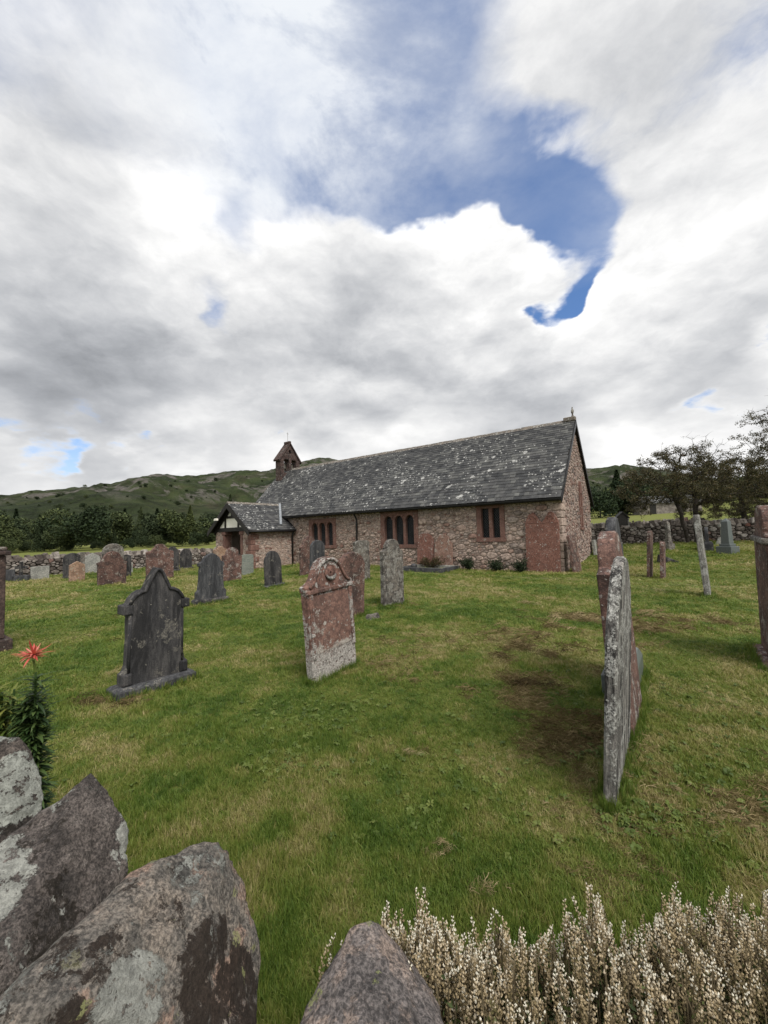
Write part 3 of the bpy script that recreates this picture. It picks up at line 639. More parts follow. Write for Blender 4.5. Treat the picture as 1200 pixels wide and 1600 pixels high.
# ---------------------------------------------------------------- porch
def porch():
    x1,x0=-14.60,-17.95; yf=-2.84; ez=1.90; cx=(x0+x1)/2; az=3.40; ov=.26; vy=yf-.32
    dl,dr=-17.05,-15.50          # doorway between the two front piers
    m=MB(); m.box(x1-.45,x1,yf,-.004,-.6,ez); m.box(x0,x0+.45,yf,-.004,-.6,ez); m.box(x0+.452,dl,yf,yf+.45,-.6,ez); m.box(dr,x1-.452,yf,yf+.45,-.6,ez)
    wall=m.build('porch_wall',M_MORTAR,church)
    ps=rubble(yf+.02,-.03,-.3,ez-.02,[(.13,10),(.09,40),(.062,110),(.045,150)],31,1.9); stone_face(wall,ps,lambda s,z,n:(x1+n,s,z),14,M_STONE,120,None,.035)
    for a,b in ((x0+.02,dl-.16),(dr+.16,x1-.02)):
        ps=rubble(a,b,-.3,ez-.02,[(.12,20),(.075,80),(.05,120)],37,1.5); stone_face(wall,ps,lambda s,z,n:(s,yf-n,z),15,M_STONE,80,None,.03)
    z=-.3;k=0
    while z<ez-.05:
        h=min(random.uniform(.26,.34),ez-z); q=MB(); a,b=(.42,.24) if k%2 else (.24,.46); q.box(x1-a,x1+.045,yf-.045,yf+b,z+.006,z+h-.006,.05); q.build('quoin',M_RED,wall,bevel=.02); z+=h;k+=1
    for xa,xb_ in ((dl-.16,dl+.02),(dr-.02,dr+.16)):
        z=-.3
        while z<ez-.22:
            h=min(random.uniform(.36,.6),ez-.2-z); q=MB(); q.box(xa,xb_,yf-.04,yf+.40,z+.004,z+h-.004,.3); q.build('door_jamb',M_RED,wall,bevel=.015); z+=h
    q=MB(); q.box(dl-.25,dl+.12,yf-.06,yf+.42,ez-.20,ez-.003); q.build('corbel',M_RED,wall,bevel=.03)
    q=MB(); q.box(dr-.12,dr+.25,yf-.06,yf+.42,ez-.20,ez-.003); q.build('corbel',M_RED,wall,bevel=.03)
    m=MB(); m.box(dl-.4,dr+.4,-.02-.12,-.06,-.1,1.75); d=m.build('door',M_TIMBER,church)
    h=MB(); h.tube([(-15.9,-.15,.95),(-15.9,-.19,.95),(-15.9,-.19,.80),(-15.9,-.15,.80)],.012,6); h.build('handle',M_BLACK,d)
    # roof: ridge runs north from the half-timbered front
    sl=(az-ez+.02)/((x1-x0)/2+ov)*1.02; nr=math.hypot(1,sl); cs,sn=1/nr,sl/nr; half=(x1-x0)/2+ov; S=half*nr; zr=az+.06; zl=zr-half*sl
    m=MB(); prof=[(cx-half,zl),(cx,zr),(cx+half,zl),(cx+half,zl-.07),(cx,zr-.10),(cx-half,zl-.07)]
    V=[(x,vy,z) for x,z in prof]+[(x,1.0,z) for x,z in prof]
    F=[(0,1,7,6),(1,2,8,7),(5,11,10,4),(4,10,9,3),(0,6,11,5),(2,3,9,8),(0,5,4,1),(1,4,3,2),(6,7,10,11),(7,8,9,10)]
    m.add(V,F,.3); roof=fixn(m.build('porch_roof',M_TIMBER,church))
    rg=random.Random(9)
    slate_field(roof,'p',vy-.02,.62,S-.02,lambda s,t,n:(cx+half-t*cs+n*sn,s,zl+t*sn+n*cs),.17,.34,rg,lambda q:q[2],300)
    slate_field(roof,'p',vy-.02,.62,S-.02,lambda s,t,n:(cx-half+t*cs-n*sn,s,zl+t*sn+n*cs),.17,.34,rg,lambda q:q[2],0)
    y=vy-.02
    while y<.35:
        w=.4; mb=MB(); a=.13; hz=zr+.05
        mb.add([(cx-a,y+.004,hz-a*sl),(cx,y+.004,hz+.03),(cx+a,y+.004,hz-a*sl),(cx-a,y+w-.004,hz-a*sl),(cx,y+w-.004,hz+.03),(cx+a,y+w-.004,hz-a*sl)],[(0,1,2),(3,5,4),(0,3,4,1),(1,4,5,2),(0,2,5,3)],random.random()); fixn(mb.build('ridge_stone',M_RIDGE,roof)); y+=w
    # lead valley where the porch roof meets the nave roof
    v=MB(); a=np.array([cx+.02,.40,zr+.09]); t=.86*half; b=np.array([cx+t,.40-t*sl/SL,zr+.09-t*sl]); w=np.array([.085,0,0]); up=np.array([0,-.03,.03])
    v.add([a-w,a+w,b+w,b-w,a-w+up,a+w+up,b+w+up,b-w+up],[(0,1,2,3),(7,6,5,4),(0,4,5,1),(1,5,6,2),(2,6,7,3),(3,7,4,0)]); fixn(v.build('lead_valley',M_LEAD,church))
    # black barge boards, beams, plaster
    yb=yf-.05
    for sg in (-1,1):
        b=MB(); P=[(cx,zr-.30),(cx+sg*(half+.02),zl-.28),(cx+sg*(half+.02),zl-.02),(cx,zr-.03)]; b.prism(P,vy-.05,vy-.01); fixn(b.build('barge_board',M_TIMBER,church))
        b=MB(); P=[(cx,zr-.34),(cx+sg*(half-.25),zl-.02+.25*sl-.36),(cx+sg*(half-.25),zl+.25*sl-.12),(cx,zr-.12)]; b.prism(P,yb-.05,yb+.12); fixn(b.build('rafter',M_TIMBER,church))
    def beam(xa,xb_,za,zb): b=MB(); b.box(xa,xb_,yb-.03,yb+.12,za,zb); b.build('beam',M_TIMBER,church)
    beam(x0-.1,x1+.1,ez+.002,ez+.20)
    zc=2.62; hw=(zr-.3-zc)/sl; beam(cx-hw,cx+hw,zc,zc+.13); beam(cx-.06,cx+.06,zc+.132,zr-.34)
    for sg in (-1,1): beam(cx+sg*.62-.06,cx+sg*.62+.06,ez+.202,zc-.002)
    def panel(P): b=MB(); b.prism(P,yb+.02,yb+.10); fixn(b.build('plaster_panel',M_PLASTER,church))
    xr=lambda z:(zr-.20-z)/sl
    panel([(cx-.555,ez+.21),(cx+.555,ez+.21),(cx+.555,zc-.004),(cx-.555,zc-.004)])
    for sg in (-1,1):
        panel([(cx+sg*.685,ez+.21),(cx+sg*xr(ez+.21),ez+.21),(cx+sg*.685,min(zc-.004,zr-.2-.685*sl))][::sg])
        panel([(cx+sg*.065,zc+.135),(cx+sg*xr(zc+.135),zc+.135),(cx+sg*.065,zr-.2-.065*sl)][::sg])
    b=MB(); b.prism([(cx-.18-.9,ez+.62),(cx-.9+.12,ez+.62),(cx-.9+.12,ez+.74),(cx-.9-.10,ez+.74)],vy-.18,vy-.06); fixn(b.build('floodlight',M_PLASTER,church,bevel=.01))
    g=MB(); g.tube([(cx+half+.04,vy,zl-.05),(cx+half+.04,-.1,zl-.05)],.055,8); g.build('gutter',M_BLACK,church,True)
    p=MB(); p.tube([(cx+half+.03,-.22,zl-.08),(x1+.09,-.16,zl-.35),(x1+.09,-.14,-.2)],.045,8); p.build('downpipe',M_BLACK,church,True)
    fl=MB(); fl.box(x0+.45,x1-.45,yf,-.01,-.2,-.03); fl.build('porch_floor',M_MORTAR,church)
porch()
# ================================================================ gravestones
GY=R(53.5)                      # local x runs along the row direction, local -y faces east
M_RS=stone_mat('red_headstone',(.112,.064,.053),(.158,.094,.077),(.040,.028,.026),(.40,.37,.34),.45,7,.75,5,.7)
M_RS2=stone_mat('brown_headstone',(.085,.050,.042),(.135,.080,.065),(.034,.025,.023),(.36,.33,.29),.35,8,.7,5,.7)
M_HERO=stone_mat('weathered_red_headstone',(.138,.076,.060),(.185,.106,.085),(.045,.031,.028),(.46,.44,.41),.85,5.5,.55,4,.8,pale_z=.30)
M_PANEL=stone_mat('red_panel',(.148,.084,.067),(.182,.108,.087),(.090,.056,.047),(.42,.39,.35),.25,7,.6,4,.5,spots=.7,pale_z=.36,vary=False)
M_DK=stone_mat('dark_headstone',(.032,.032,.034),(.060,.058,.058),(.014,.014,.015),(.17,.16,.14),.40,6,.8,5,.45,streak=.22,spots=.2)
M_DK2=stone_mat('slate_headstone',(.040,.042,.046),(.066,.068,.072),(.020,.020,.023),(.20,.19,.175),.25,7,.7,5,.4,streak=.2,spots=.25)
M_GREY=stone_mat('lichened_grey_headstone',(.10,.092,.082),(.16,.145,.125),(.040,.035,.032),(.34,.33,.30),.75,8,.85,6,.8)
M_PALE=stone_mat('pale_grey_headstone',(.22,.225,.205),(.29,.29,.265),(.14,.14,.13),(.40,.40,.37),.25,6,.5,4,.3,spots=.2)
M_GREEN=stone_mat('green_slate_headstone',(.15,.17,.150),(.19,.205,.180),(.10,.115,.10),(.30,.31,.28),.1,6,.4,5,.3,streak=3,spots=.1)
M_ORG=stone_mat('orange_sandstone',(.24,.155,.105),(.30,.205,.15),(.14,.088,.064),(.42,.38,.3),.35,7,.6,5,.6)
M_STRK=stone_mat('split_grey_headstone',(.12,.115,.108),(.27,.26,.24),(.022,.021,.021),(.48,.48,.45),.9,9,1.0,9,1.0,streak=.14,spots=.5)
M_PIL=stone_mat('dark_brown_pillar',(.050,.034,.030),(.085,.058,.049),(.025,.019,.018),(.26,.24,.21),.25,7,.7,5,.7,spots=.4)
M_POL=plain_mat('polished_granite',(.07,.085,.085),(.11,.125,.125),30,.35,.1,.5)
def arcp(cx,cz,r,a0,a1,n=8): return [(cx+r*math.cos(R(a0+(a1-a0)*i/n)),cz+r*math.sin(R(a0+(a1-a0)*i/n))) for i in range(n+1)]
def half(kind,w,h):
    """right half of a head outline from the foot up to the crown"""
    a=w/2
    if kind=='round': s=h-a*.82; return [(a,0),(a,s)]+[(a*math.cos(t),s+a*.82*math.sin(t)) for t in np.linspace(0.12,math.pi/2,9)]
    if kind=='shoulder':                       # square shoulders, round head
        r=a*.66; s=h-r; return [(a,0),(a,s-.07),(a*.90,s-.055),(r,s-.02)]+[(r*math.cos(t),s+r*math.sin(t)) for t in np.linspace(0.05,math.pi/2,9)]
    if kind=='ogee':
        s=h-.44*w; return [(a*.97,0),(a,s-.05),(a*1.05,s-.04),(a*1.05,s+.012),(a*.94,s+.03),(a*.80,s+.06),(a*.70,s+.12*w+.02),(a*.63,s+.2*w),(a*.53,s+.29*w),(a*.40,s+.37*w),(a*.2,s+.42*w),(0,h)]
    if kind=='gothic': s=h-w*.62; return [(a,0),(a,s)]+[(a*(1-(t**1.55)),s+w*.62*math.sin(t*math.pi/2)**.95) for t in np.linspace(.1,1,10)]
    if kind=='segment': s=h-.10*w; return [(a,0),(a,s)]+[(a*math.cos(t),s+.10*w*math.sin(t)) for t in np.linspace(.2,math.pi/2,6)]
    if kind=='flat': return [(a,0),(a,h-.012),(a*.97,h),(0,h)]
    if kind=='gable': return [(a,0),(a,h-.30*w),(0,h)]
    if kind=='fancy':                          # scrolled head
        s=h-.36*w; return [(a,0),(a,s),(a*1.02,s+.03),(a*.96,s+.08),(a*.84,s+.10),(a*.72,s+.08),(a*.62,s+.13),(a*.52,s+.20*w),(a*.38,s+.24*w),(a*.36,s+.30*w),(a*.2,s+.35*w),(0,h)]
    if kind=='point':                          # hood mould with steep crown
        return [(a,0),(a,.14*h),(a*.84,.20*h),(a*.80,.40*h),(a*.76,.70*h),(a*.86,.72*h),(a*.86,.78*h),(a*.62,.82*h),(a*.50,.90*h),(a*.30,.96*h),(a*.14,h*.985),(0,h)]
    if kind=='dark':
        return [(a*.99,0),(a*.99,.10*h),(a*.90,.125*h),(a*.86,.17*h),(a*.835,.30*h),(a*.82,.58*h),(a*.83,.605*h),(a*.97,.615*h),(a*.97,.69*h),(a*.86,.705*h),(a*.80,.745*h),(a*.68,.785*h),(a*.52,.81*h),(a*.40,.815*h),(a*.355,.84*h),(a*.30,.88*h),(a*.20,.935*h),(a*.13,.975*h),(a*.05,1.0*h),(0,h*1.003)]
GRAVES=[]
def slab(mb,kind,w,h,t,jit=.004,bev=.012,z0=-.25,rg=random,crumble=0):
    hf=half(kind,w,h); hf=[(hf[0][0],z0)]+hf[1:] if kind not in('dark','point') else [(hf[0][0],z0)]+hf
    pts=[]
    for (a,b) in zip(hf[:-1],hf[1:]):          # resample long sides so that edges can wander
        n=max(1,int(math.hypot(b[0]-a[0],b[1]-a[1])/.09)); pts+=[(a[0]+(b[0]-a[0])*i/n,a[1]+(b[1]-a[1])*i/n) for i in range(n)]
    pts.append(hf[-1]); poly=pts+[(-x,z) for x,z in pts[-2::-1]]
    poly=[(x+rg.uniform(-jit,jit)+crumble*max(0,mnoise.noise((x*9,z*9,w*7))),z+rg.uniform(-jit,jit)*(z>z0)) for x,z in poly]
    n=len(poly); cz=h*.5; V=[]
    def inset(k):
        o=[]
        for i in range(n):
            a,b,c=poly[i-1],poly[i],poly[(i+1)%n]; dx,dz=c[0]-a[0],c[1]-a[1]; l=math.hypot(dx,dz) or 1; o.append((b[0]-dz/l*k,b[1]+dx/l*k))
        return o
    ins=inset(bev)
    for pl,y in ((ins,-t/2),(poly,-t/2+bev),(poly,t/2-bev),(ins,t/2)): V+=[(x,y+rg.uniform(-1,1)*jit*.4,z) for x,z in pl]
    F=[tuple(range(n)),tuple(range(4*n-1,3*n-1,-1))]
    for k in range(3): F+=[(k*n+i,(k+1)*n+i,(k+1)*n+(i+1)%n,k*n+(i+1)%n) for i in range(n)]
    mb.add(V,F,rg.random()); return poly
def grave(label,x,y,kind,w,h,t,mat,group='gravestones in the churchyard',yaw=0,lean=0,side=0,plinth=None,pm=None,panel=None,crumble=.0,name='gravestone',dz=0):
    """plinth=(width,depth,height)"""
    e=empty(name,(x,y,tz(x,y)+dz),(R(lean),R(side),GY+R(yaw))); tag(e,label,'gravestone',group)
    GRAVES.append((x,y,R(yaw)+GY,(plinth[0] if plinth else w),(plinth[1] if plinth else t))); z=0
    if plinth:
        m=MB(); pw,pd,ph=plinth; m.add([(-pw/2,-pd/2,-.15),(pw/2,-pd/2,-.15),(pw/2,pd/2,-.15),(-pw/2,pd/2,-.15),(-pw/2,-pd/2,ph*.72),(pw/2,-pd/2,ph*.72),(pw/2,pd/2,ph*.72),(-pw/2,pd/2,ph*.72),
            (-pw/2+.03,-pd/2+.035,ph),(pw/2-.03,-pd/2+.035,ph),(pw/2-.03,pd/2-.035,ph),(-pw/2+.03,pd/2-.035,ph)],
            [(0,3,2,1),(0,1,5,4),(1,2,6,5),(2,3,7,6),(3,0,4,7),(4,5,9,8),(5,6,10,9),(6,7,11,10),(7,4,8,11),(8,9,10,11)],.5); m.build('plinth',pm or mat,e,bevel=.008); z=ph
    m=MB(); slab(m,kind,w,h-z,t,crumble=crumble,z0=(-.25 if not plinth else -.01)); o=fixn(m.build('slab',mat,e)); o.location.z=z
    if panel:                                  # (x half width, z0, z1, material) slightly raised or sunk field
        pw,z0,z1,pmat=panel; q=MB(); q.box(-pw,pw,-t/2-.006,-t/2+.004,z0,z1); q.build('inscription_panel',pmat,e,bevel=.003)
    return e
# ---- the two near stones in the lawn
g=grave('weathered red sandstone headstone with scrolled top, nearest in the lawn centre',-.63,4.65,'ogee',.72,1.34,.115,M_HERO,side=-2.5,lean=-2,crumble=.012)
m=MB(); m.box(-.285,.285,-.0615,-.05,.30,.93); q=m.build('inscription_panel',M_PANEL,g,bevel=.004); q['label']='bare red face of the headstone'
for sx in (-1,1):                                # raised border strips
    m=MB(); m.box(sx*.29,sx*.345,-.075,-.05,.26,.985) if sx>0 else m.box(-.345,-.29,-.075,-.05,.26,.985); m.build('border',M_HERO,g,bevel=.008)
m=MB(); m.box(-.385,.385,-.085,-.045,.955,1.0); m.build('cornice',M_HERO,g,bevel=.01)
# scroll moulding following the head
hf=half('ogee',.72,1.34)[4:]; pl=[(x,z-.018) for x,z in hf]; pl=pl+[(-x,z) for x,z in pl[-2::-1]]
m=MB(); m.tube([(x*.955,-.062,z-.008) for x,z in pl],.020,7); m.build('moulding',M_HERO,g,True)
m=MB(); rr=.085; V=[];F=[]
for i in range(7):                               # carved medallion: shallow bowl with a crescent
    for k in range(18): an=2*math.pi*k/18; r_=rr*(1-i/7); V.append((r_*math.cos(an),-.058-.020*math.sin(i/6*math.pi*.5)-(.012 if i==0 else 0),1.16+r_*math.sin(an)*1.05))
for i in range(6):
    for k in range(18): F.append((i*18+k,i*18+(k+1)%18,(i+1)*18+(k+1)%18,(i+1)*18+k))
m.add(V,F); fixn(m.build('medallion',M_HERO,g,True))
m=MB(); m.tube([(.075*math.cos(a),-.085,1.15+.06*math.sin(a)) for a in np.linspace(math.pi*1.05,math.pi*1.95,9)],[.004,.012,.017,.020,.022,.020,.017,.012,.004],7); m.build('crescent',M_STRK,g,True)
g=grave('black weathered headstone with pointed crown on a stepped plinth',-2.57,4.43,'dark',.68,1.30,.12,M_DK,plinth=(.82,.27,.11),pm=M_DK2,side=1)
for sx in (-1,1):
    m=MB(); m.box(sx*.25 if sx>0 else -.345,.345 if sx>0 else -.25,-.085,.085,.835,.935); m.build('ear_block',M_DK,g,bevel=.012)
    m=MB(); m.tube([(sx*.275,-.05,.20),(sx*.268,-.052,.84)],.018,8); m.build('shaft',M_DK,g,True)
    m=MB(); m.box(sx*.24 if sx>0 else -.335,.335 if sx>0 else -.24,-.085,.085,.11,.235); m.build('foot_block',M_DK,g,bevel=.02)
hf=[(x*.95,z+.11-.018) for x,z in half('dark',.68,1.19)[9:]]; hf=hf+[(-x,z) for x,z in hf[-2::-1]]
m=MB(); m.tube([(x,-.062,z) for x,z in hf],.018,7); m.build('hood_mould',M_DK,g,True)
# ---- middle distance
grave('tall grey lichen-blotched headstone with round head and shoulders, right of the lawn centre',.14,8.88,'shoulder',.60,1.47,.13,M_GREY,yaw=-12,panel=(.255,.15,1.05,M_GREY),crumble=.01)
grave('brown round-topped headstone half hidden behind the weathered red one',-.70,7.75,'round',.70,1.27,.12,M_RS2,side=1,lean=2)
e=empty('stone_fragment',(-.28,7.55,tz(-.28,7.55)),(0,0,GY)); tag(e,'broken lichened stone lying at the foot of the brown headstone','stone')
m=MB(); m.add([(-.16,-.10,-.05),(.17,-.12,-.05),(.15,.1,-.05),(-.15,.09,-.05),(-.12,-.06,.10),(.10,-.08,.13),(.12,.05,.06),(-.10,.06,.11)],[(0,3,2,1),(4,5,6,7),(0,1,5,4),(1,2,6,5),(2,3,7,6),(3,0,4,7)]); m.build('block',M_GREY,e,bevel=.03)
grave('pale lichened headstone with ragged top in front of the church wall',-.80,13.7,'segment',.74,1.36,.12,M_GREY,crumble=.05,side=-1.5)
grave('tall brown headstone with hollowed shoulder behind a slate stone',-3.05,16.0,'ogee',1.0,1.56,.13,M_RS2,yaw=3)
grave('blue-green slate headstone with round head and rim',-2.27,13.2,'round',.62,1.42,.09,M_DK2,lean=2)
grave('grey slate headstone with carved crown, cracked into vertical bands',-4.36,9.94,'point',.78,1.22,.12,M_DK2,plinth=(.86,.26,.12),pm=M_DK,side=1)
grave('dark pointed slate headstone on the lawn before the porch',-3.55,12.65,'gothic',.62,1.12,.10,M_DK,plinth=(.74,.24,.07),pm=M_DK2,side=-3)
grave('square brown headstone with low scrolled top on the left lawn',-9.8,14.3,'ogee',.92,1.20,.13,M_RS2,yaw=6)
grave('round-topped grey headstone showing above the square brown one',-11.75,17.2,'round',.80,1.50,.12,M_GREY)
grave('ornate lichened red headstone with scrolled crown on the left lawn',-9.33,16.5,'fancy',1.06,1.42,.13,M_RS,crumble=.03)
grave('narrow dark headstone just behind the ornate red one',-11.0,20.6,'gothic',.62,1.28,.11,M_DK,plinth=(.7,.3,.1))
grave('dark pointed headstone standing before the far drystone wall',-11.2,22.4,'gothic',.66,1.12,.11,M_DK,plinth=(.76,.3,.08))
grave('little pale headstone low against the far wall',-13.1,20.3,'segment',.42,.48,.09,M_PALE)
grave('thin dark headstone edge beside the square brown one',-11.7,18.0,'round',.40,1.0,.10,M_DK)
grave('pale grey-green headstone with sloping top by the far wall',-14.4,19.6,'gable',.66,1.02,.10,M_PALE,lean=-3)
grave('small buff sandstone headstone with peaked top',-12.45,16.1,'gable',.52,.84,.11,M_ORG)
grave('slim pale stone post beside the buff headstone',-13.6,17.9,'flat',.16,1.12,.14,M_GREY,name='stone_post')
grave('black round-topped headstone before the left drystone wall',-13.9,17.7,'round',.66,1.10,.12,M_DK,plinth=(.74,.3,.08))
grave('low pale tablet headstone at the left wall',-14.9,17.2,'flat',.62,.56,.12,M_PALE)
grave('low dark tablet headstone at the far left',-15.7,16.5,'flat',.56,.50,.12,M_DK2)
e=empty('gravestone',(-15.35,16.8,tz(-15.35,16.8)),(0,0,GY)); tag(e,'small dark cross on a block beside the pale tablet','gravestone','gravestones in the churchyard')
m=MB(); m.box(-.26,.26,-.2,.2,-.1,.24); m.build('plinth',M_DK2,e,bevel=.02); m=MB(); m.box(-.055,.055,-.05,.05,.24,.82); m.box(-.20,-.057,-.048,.048,.52,.62); m.box(.057,.20,-.048,.048,.52,.62); m.build('cross',M_DK,e,bevel=.012)
grave('dark red lichened headstone leaning beside the porch door',-5.72,14.8,'shoulder',.74,1.24,.12,M_RS,side=2,yaw=-6,crumble=.015)
grave('orange sandstone headstone with curled top by the porch corner',-7.15,17.3,'fancy',.62,1.30,.12,M_ORG,yaw=-5)
grave('flat grey-green slate headstone standing by the porch door',-6.05,17.5,'segment',.52,.90,.07,M_GREEN,yaw=-18)
# ---- the row seen edge-on at the right
grave('grey split headstone seen edge-on, nearest of the right-hand row',1.485,2.68,'gothic',.86,1.40,.062,M_STRK,side=-.5,lean=3.4,crumble=.015)
grave('red headstone with lichened cap, second in the edge-on row',1.99,3.38,'shoulder',.80,1.56,.13,M_RS,lean=-3.0,crumble=.01)
grave('dark slate headstone on a grey block, third in the edge-on row',2.42,4.16,'shoulder',.70,1.70,.09,M_DK2,plinth=(.92,.28,.26),pm=M_POL,lean=-1)
g=grave('tall brown headstone with moulded shoulders at the right edge',4.50,4.70,'shoulder',.86,1.80,.13,M_RS2,plinth=(.95,.30,.05),pm=M_RS,side=-1.5)
m=MB(); m.box(-.45,.45,-.10,.10,1.36,1.43); m.build('cornice',M_GREY,g,bevel=.02)
grave('pale lichened slab leaning alone on the right lawn',7.06,8.80,'flat',.50,1.80,.11,M_STRK,lean=-3.5,yaw=-4,crumble=.02)
grave('dark red slab edge-on, left of a close pair on the right lawn',8.15,12.35,'segment',.62,1.45,.09,M_RS2,lean=3,yaw=-4)
grave('red slab with orange lichened top, right of the close pair',8.28,11.95,'segment',.50,1.12,.10,M_RS,lean=2,yaw=-4)
e=empty('fallen_stone',(10.7,15.2,tz(10.7,15.2)),(0,0,R(-20))); tag(e,'dark wedge of stone lying in the grass on the right lawn','stone')
m=MB(); m.prism([(-.28,-.05),(.36,-.05),(.34,.04),(-.22,.30)],-.2,.2); fixn(m.build('wedge',M_DK,e,bevel=.02))
def obelisk(label,x,y,h,w,mat,yaw=0):
    e=empty('gravestone',(x,y,tz(x,y)),(0,0,R(yaw))); tag(e,label,'gravestone','gravestones in the churchyard')
    m=MB(); m.box(-w,w,-w,w,-.15,.20*h); m.build('plinth',mat,e,bevel=.02); m=MB(); m.box(-w*.72,w*.72,-w*.72,w*.72,.20*h,.27*h); m.build('step',mat,e,bevel=.02)
    m=MB(); a,b=w*.55,w*.42; z0,z1=.27*h,.90*h; m.add([(-a,-a,z0),(a,-a,z0),(a,a,z0),(-a,a,z0),(-b,-b,z1),(b,-b,z1),(b,b,z1),(-b,b,z1),(0,0,h)],[(0,3,2,1),(0,1,5,4),(1,2,6,5),(2,3,7,6),(3,0,4,7),(4,5,8),(5,6,8),(6,7,8),(7,4,8)]); m.build('shaft',mat,e,bevel=.012)
obelisk('grey-green polished obelisk on a square block before the right wall',13.75,16.0,1.42,.27,M_POL,20)
obelisk('slim weathered obelisk with pale foot before the right wall',13.1,18.4,1.35,.17,M_GREY,10)
e=empty('gravestone',(16.3,19.2,tz(16.3,19.2)),(0,0,R(25))); tag(e,'white stone cross on a sloping base behind the obelisk','gravestone','gravestones in the churchyard')
m=MB(); m.add([(-.34,-.24,-.1),(.34,-.24,-.1),(.34,.24,-.1),(-.34,.24,-.1),(-.14,-.12,.36),(.14,-.12,.36),(.14,.12,.36),(-.14,.12,.36)],[(0,3,2,1),(4,5,6,7),(0,1,5,4),(1,2,6,5),(2,3,7,6),(3,0,4,7)]); m.build('plinth',M_PALE,e,bevel=.015)
m=MB(); m.box(-.08,.08,-.06,.06,.36,1.22); m.box(-.26,-.082,-.058,.058,.86,1.0); m.box(.082,.26,-.058,.058,.86,1.0); m.build('cross',M_PALE,e,bevel=.015)
grave('dark headstone on a block just left of the obelisk',13.9,17.2,'gothic',.5,1.0,.12,M_DK2,plinth=(.72,.4,.36),pm=M_DK2)
obelisk('brown sandstone pedestal with moulded cap at the left edge',-5.98,5.98,1.60,.24,M_RS2,36) if False else None
e=empty('gravestone',(-6.01,5.95,tz(-6.01,5.95)),(0,0,GY)); tag(e,'brown sandstone pillar with moulded cap at the left edge','gravestone','gravestones in the churchyard')
for nm,w,z0,z1 in (('plinth',.30,-.1,.16),('shaft',.22,.16,1.40),('cornice',.27,1.40,1.47),('cap',.23,1.47,1.53),('finial',.15,1.53,1.66)):
    m=MB(); m.box(-w,w,-w,w,z0+.001,z1); m.build(nm,M_PIL,e,bevel=.02)
# ---- slabs leaning against the church
def lean_slab(label,x,y,z0,kind,w,h,t,mat,yaw,lean,double=False,name='leaning_slab'):
    p=CH+np.array([math.cos(YAW),math.sin(YAW)])*x+np.array([-math.sin(YAW),math.cos(YAW)])*y
    e=empty(name,(p[0],p[1],z0),(R(lean),0,YAW+R(yaw))); tag(e,label,'gravestone','old slabs leaning on the church')
    m=MB()
    if not double: slab(m,kind,w,h,t,crumble=.02)
    else:
        a=w/2; hf=[(a,-.2),(a,h*.80),(a*.94,h*.86),(a*.78,h*.955),(a*.62,h*.995),(a*.52,h),(a*.42,h*.985),(a*.28,h*.93),(a*.12,h*.855),(.02,h*.83)]
        poly=hf+[(-x_,z_) for x_,z_ in hf[::-1]]; m.prism(poly,-t/2,t/2)
    fixn(m.build('slab',mat,e,bevel=.012 if double else 0)); return e
M_WALLSLAB=stone_mat('red_wall_slab',(.155,.074,.056),(.195,.100,.078),(.10,.053,.044),(.46,.42,.38),.10,6,.4,4,.4,spots=.55)
g=lean_slab('big red double-headed slab leaning on the church corner',-.66,-.15,.02,'',1.20,2.20,.09,M_WALLSLAB,0,-1.5,True)
m=MB(); m.box(-.595,.595,-.056,-.04,1.78,1.80); m.build('raised_band',M_WALLSLAB,g)
for sx in (-1,1):
    m=MB(); m.tube([(sx*.31+.10*math.cos(a),-.052,1.93+.13*math.sin(a)) for a in np.linspace(0,math.pi,8)],.012,6); m.build('carved_arch',M_WALLSLAB,g,True)
lean_slab('plain red slab leaning on the church wall, left of a pair',-5.68,-.17,.02,'round',.82,1.52,.08,M_WALLSLAB,0,-4)
lean_slab('pinkish square-shouldered slab leaning on the church wall, right of a pair',-4.78,-.17,.02,'shoulder',.86,1.46,.08,stone_mat('pink_wall_slab',(.20,.12,.092),(.25,.16,.125),(.13,.075,.06),(.42,.38,.33),.3,6,.5,4,.5),0,-4)
lean_slab('dark split slab propped against the east gable',.42,.12,0,'segment',.75,1.36,.10,M_RS2,84,-7)
lean_slab('narrow pale slab propped against the east gable',.30,1.15,.05,'flat',.40,1.25,.09,M_ORG,90,-7)
lean_slab('low pale stone at the far end of the east gable',.22,5.6,.2,'flat',.5,.8,.12,M_PALE,90,-6)
# ---- kerbed grave plot under the wall, with weeds
def lw(x,y): p=CH+np.array([math.cos(YAW),math.sin(YAW)])*x+np.array([-math.sin(YAW),math.cos(YAW)])*y; return float(p[0]),float(p[1])
px,py=lw(-5.0,-1.05); e=empty('grave_kerb',(px,py,tz(px,py)),(0,0,YAW)); tag(e,'low grey kerb round a grave plot beneath the church wall','grave kerb')
for nm,a in (('kerb_stone',(-1.05,1.05,-.72,-.58)),('kerb_stone',(-1.05,1.05,.58,.72)),('kerb_stone',(-1.05,-.91,-.578,.578)),('kerb_stone',(.91,1.05,-.578,.578))):
    m=MB(); m.box(a[0],a[1],a[2],a[3],-.1,.17); m.build(nm,M_PALE if a[2]>.5 else M_DK2,e,bevel=.012)
m=MB(); m.box(-.90,.90,-.575,.575,-.1,.06); m.build('gravel_bed',plain_mat('gravel',(.12,.13,.07),(.22,.21,.15),30,.95,.6),e)
e=empty('grave_vase',(*lw(-5.7,-1.1),tz(*lw(-5.7,-1.1))+.06)); tag(e,'small round dark vase inside the grave kerb','vase')
m=MB(); V=[];F=[];prof=[(.05,0),(.10,.05),(.12,.12),(.09,.18),(.06,.20),(.05,.18)]
for r_,z in prof:
    for k in range(10): V.append((r_*math.cos(k*.6283),r_*math.sin(k*.6283),z))
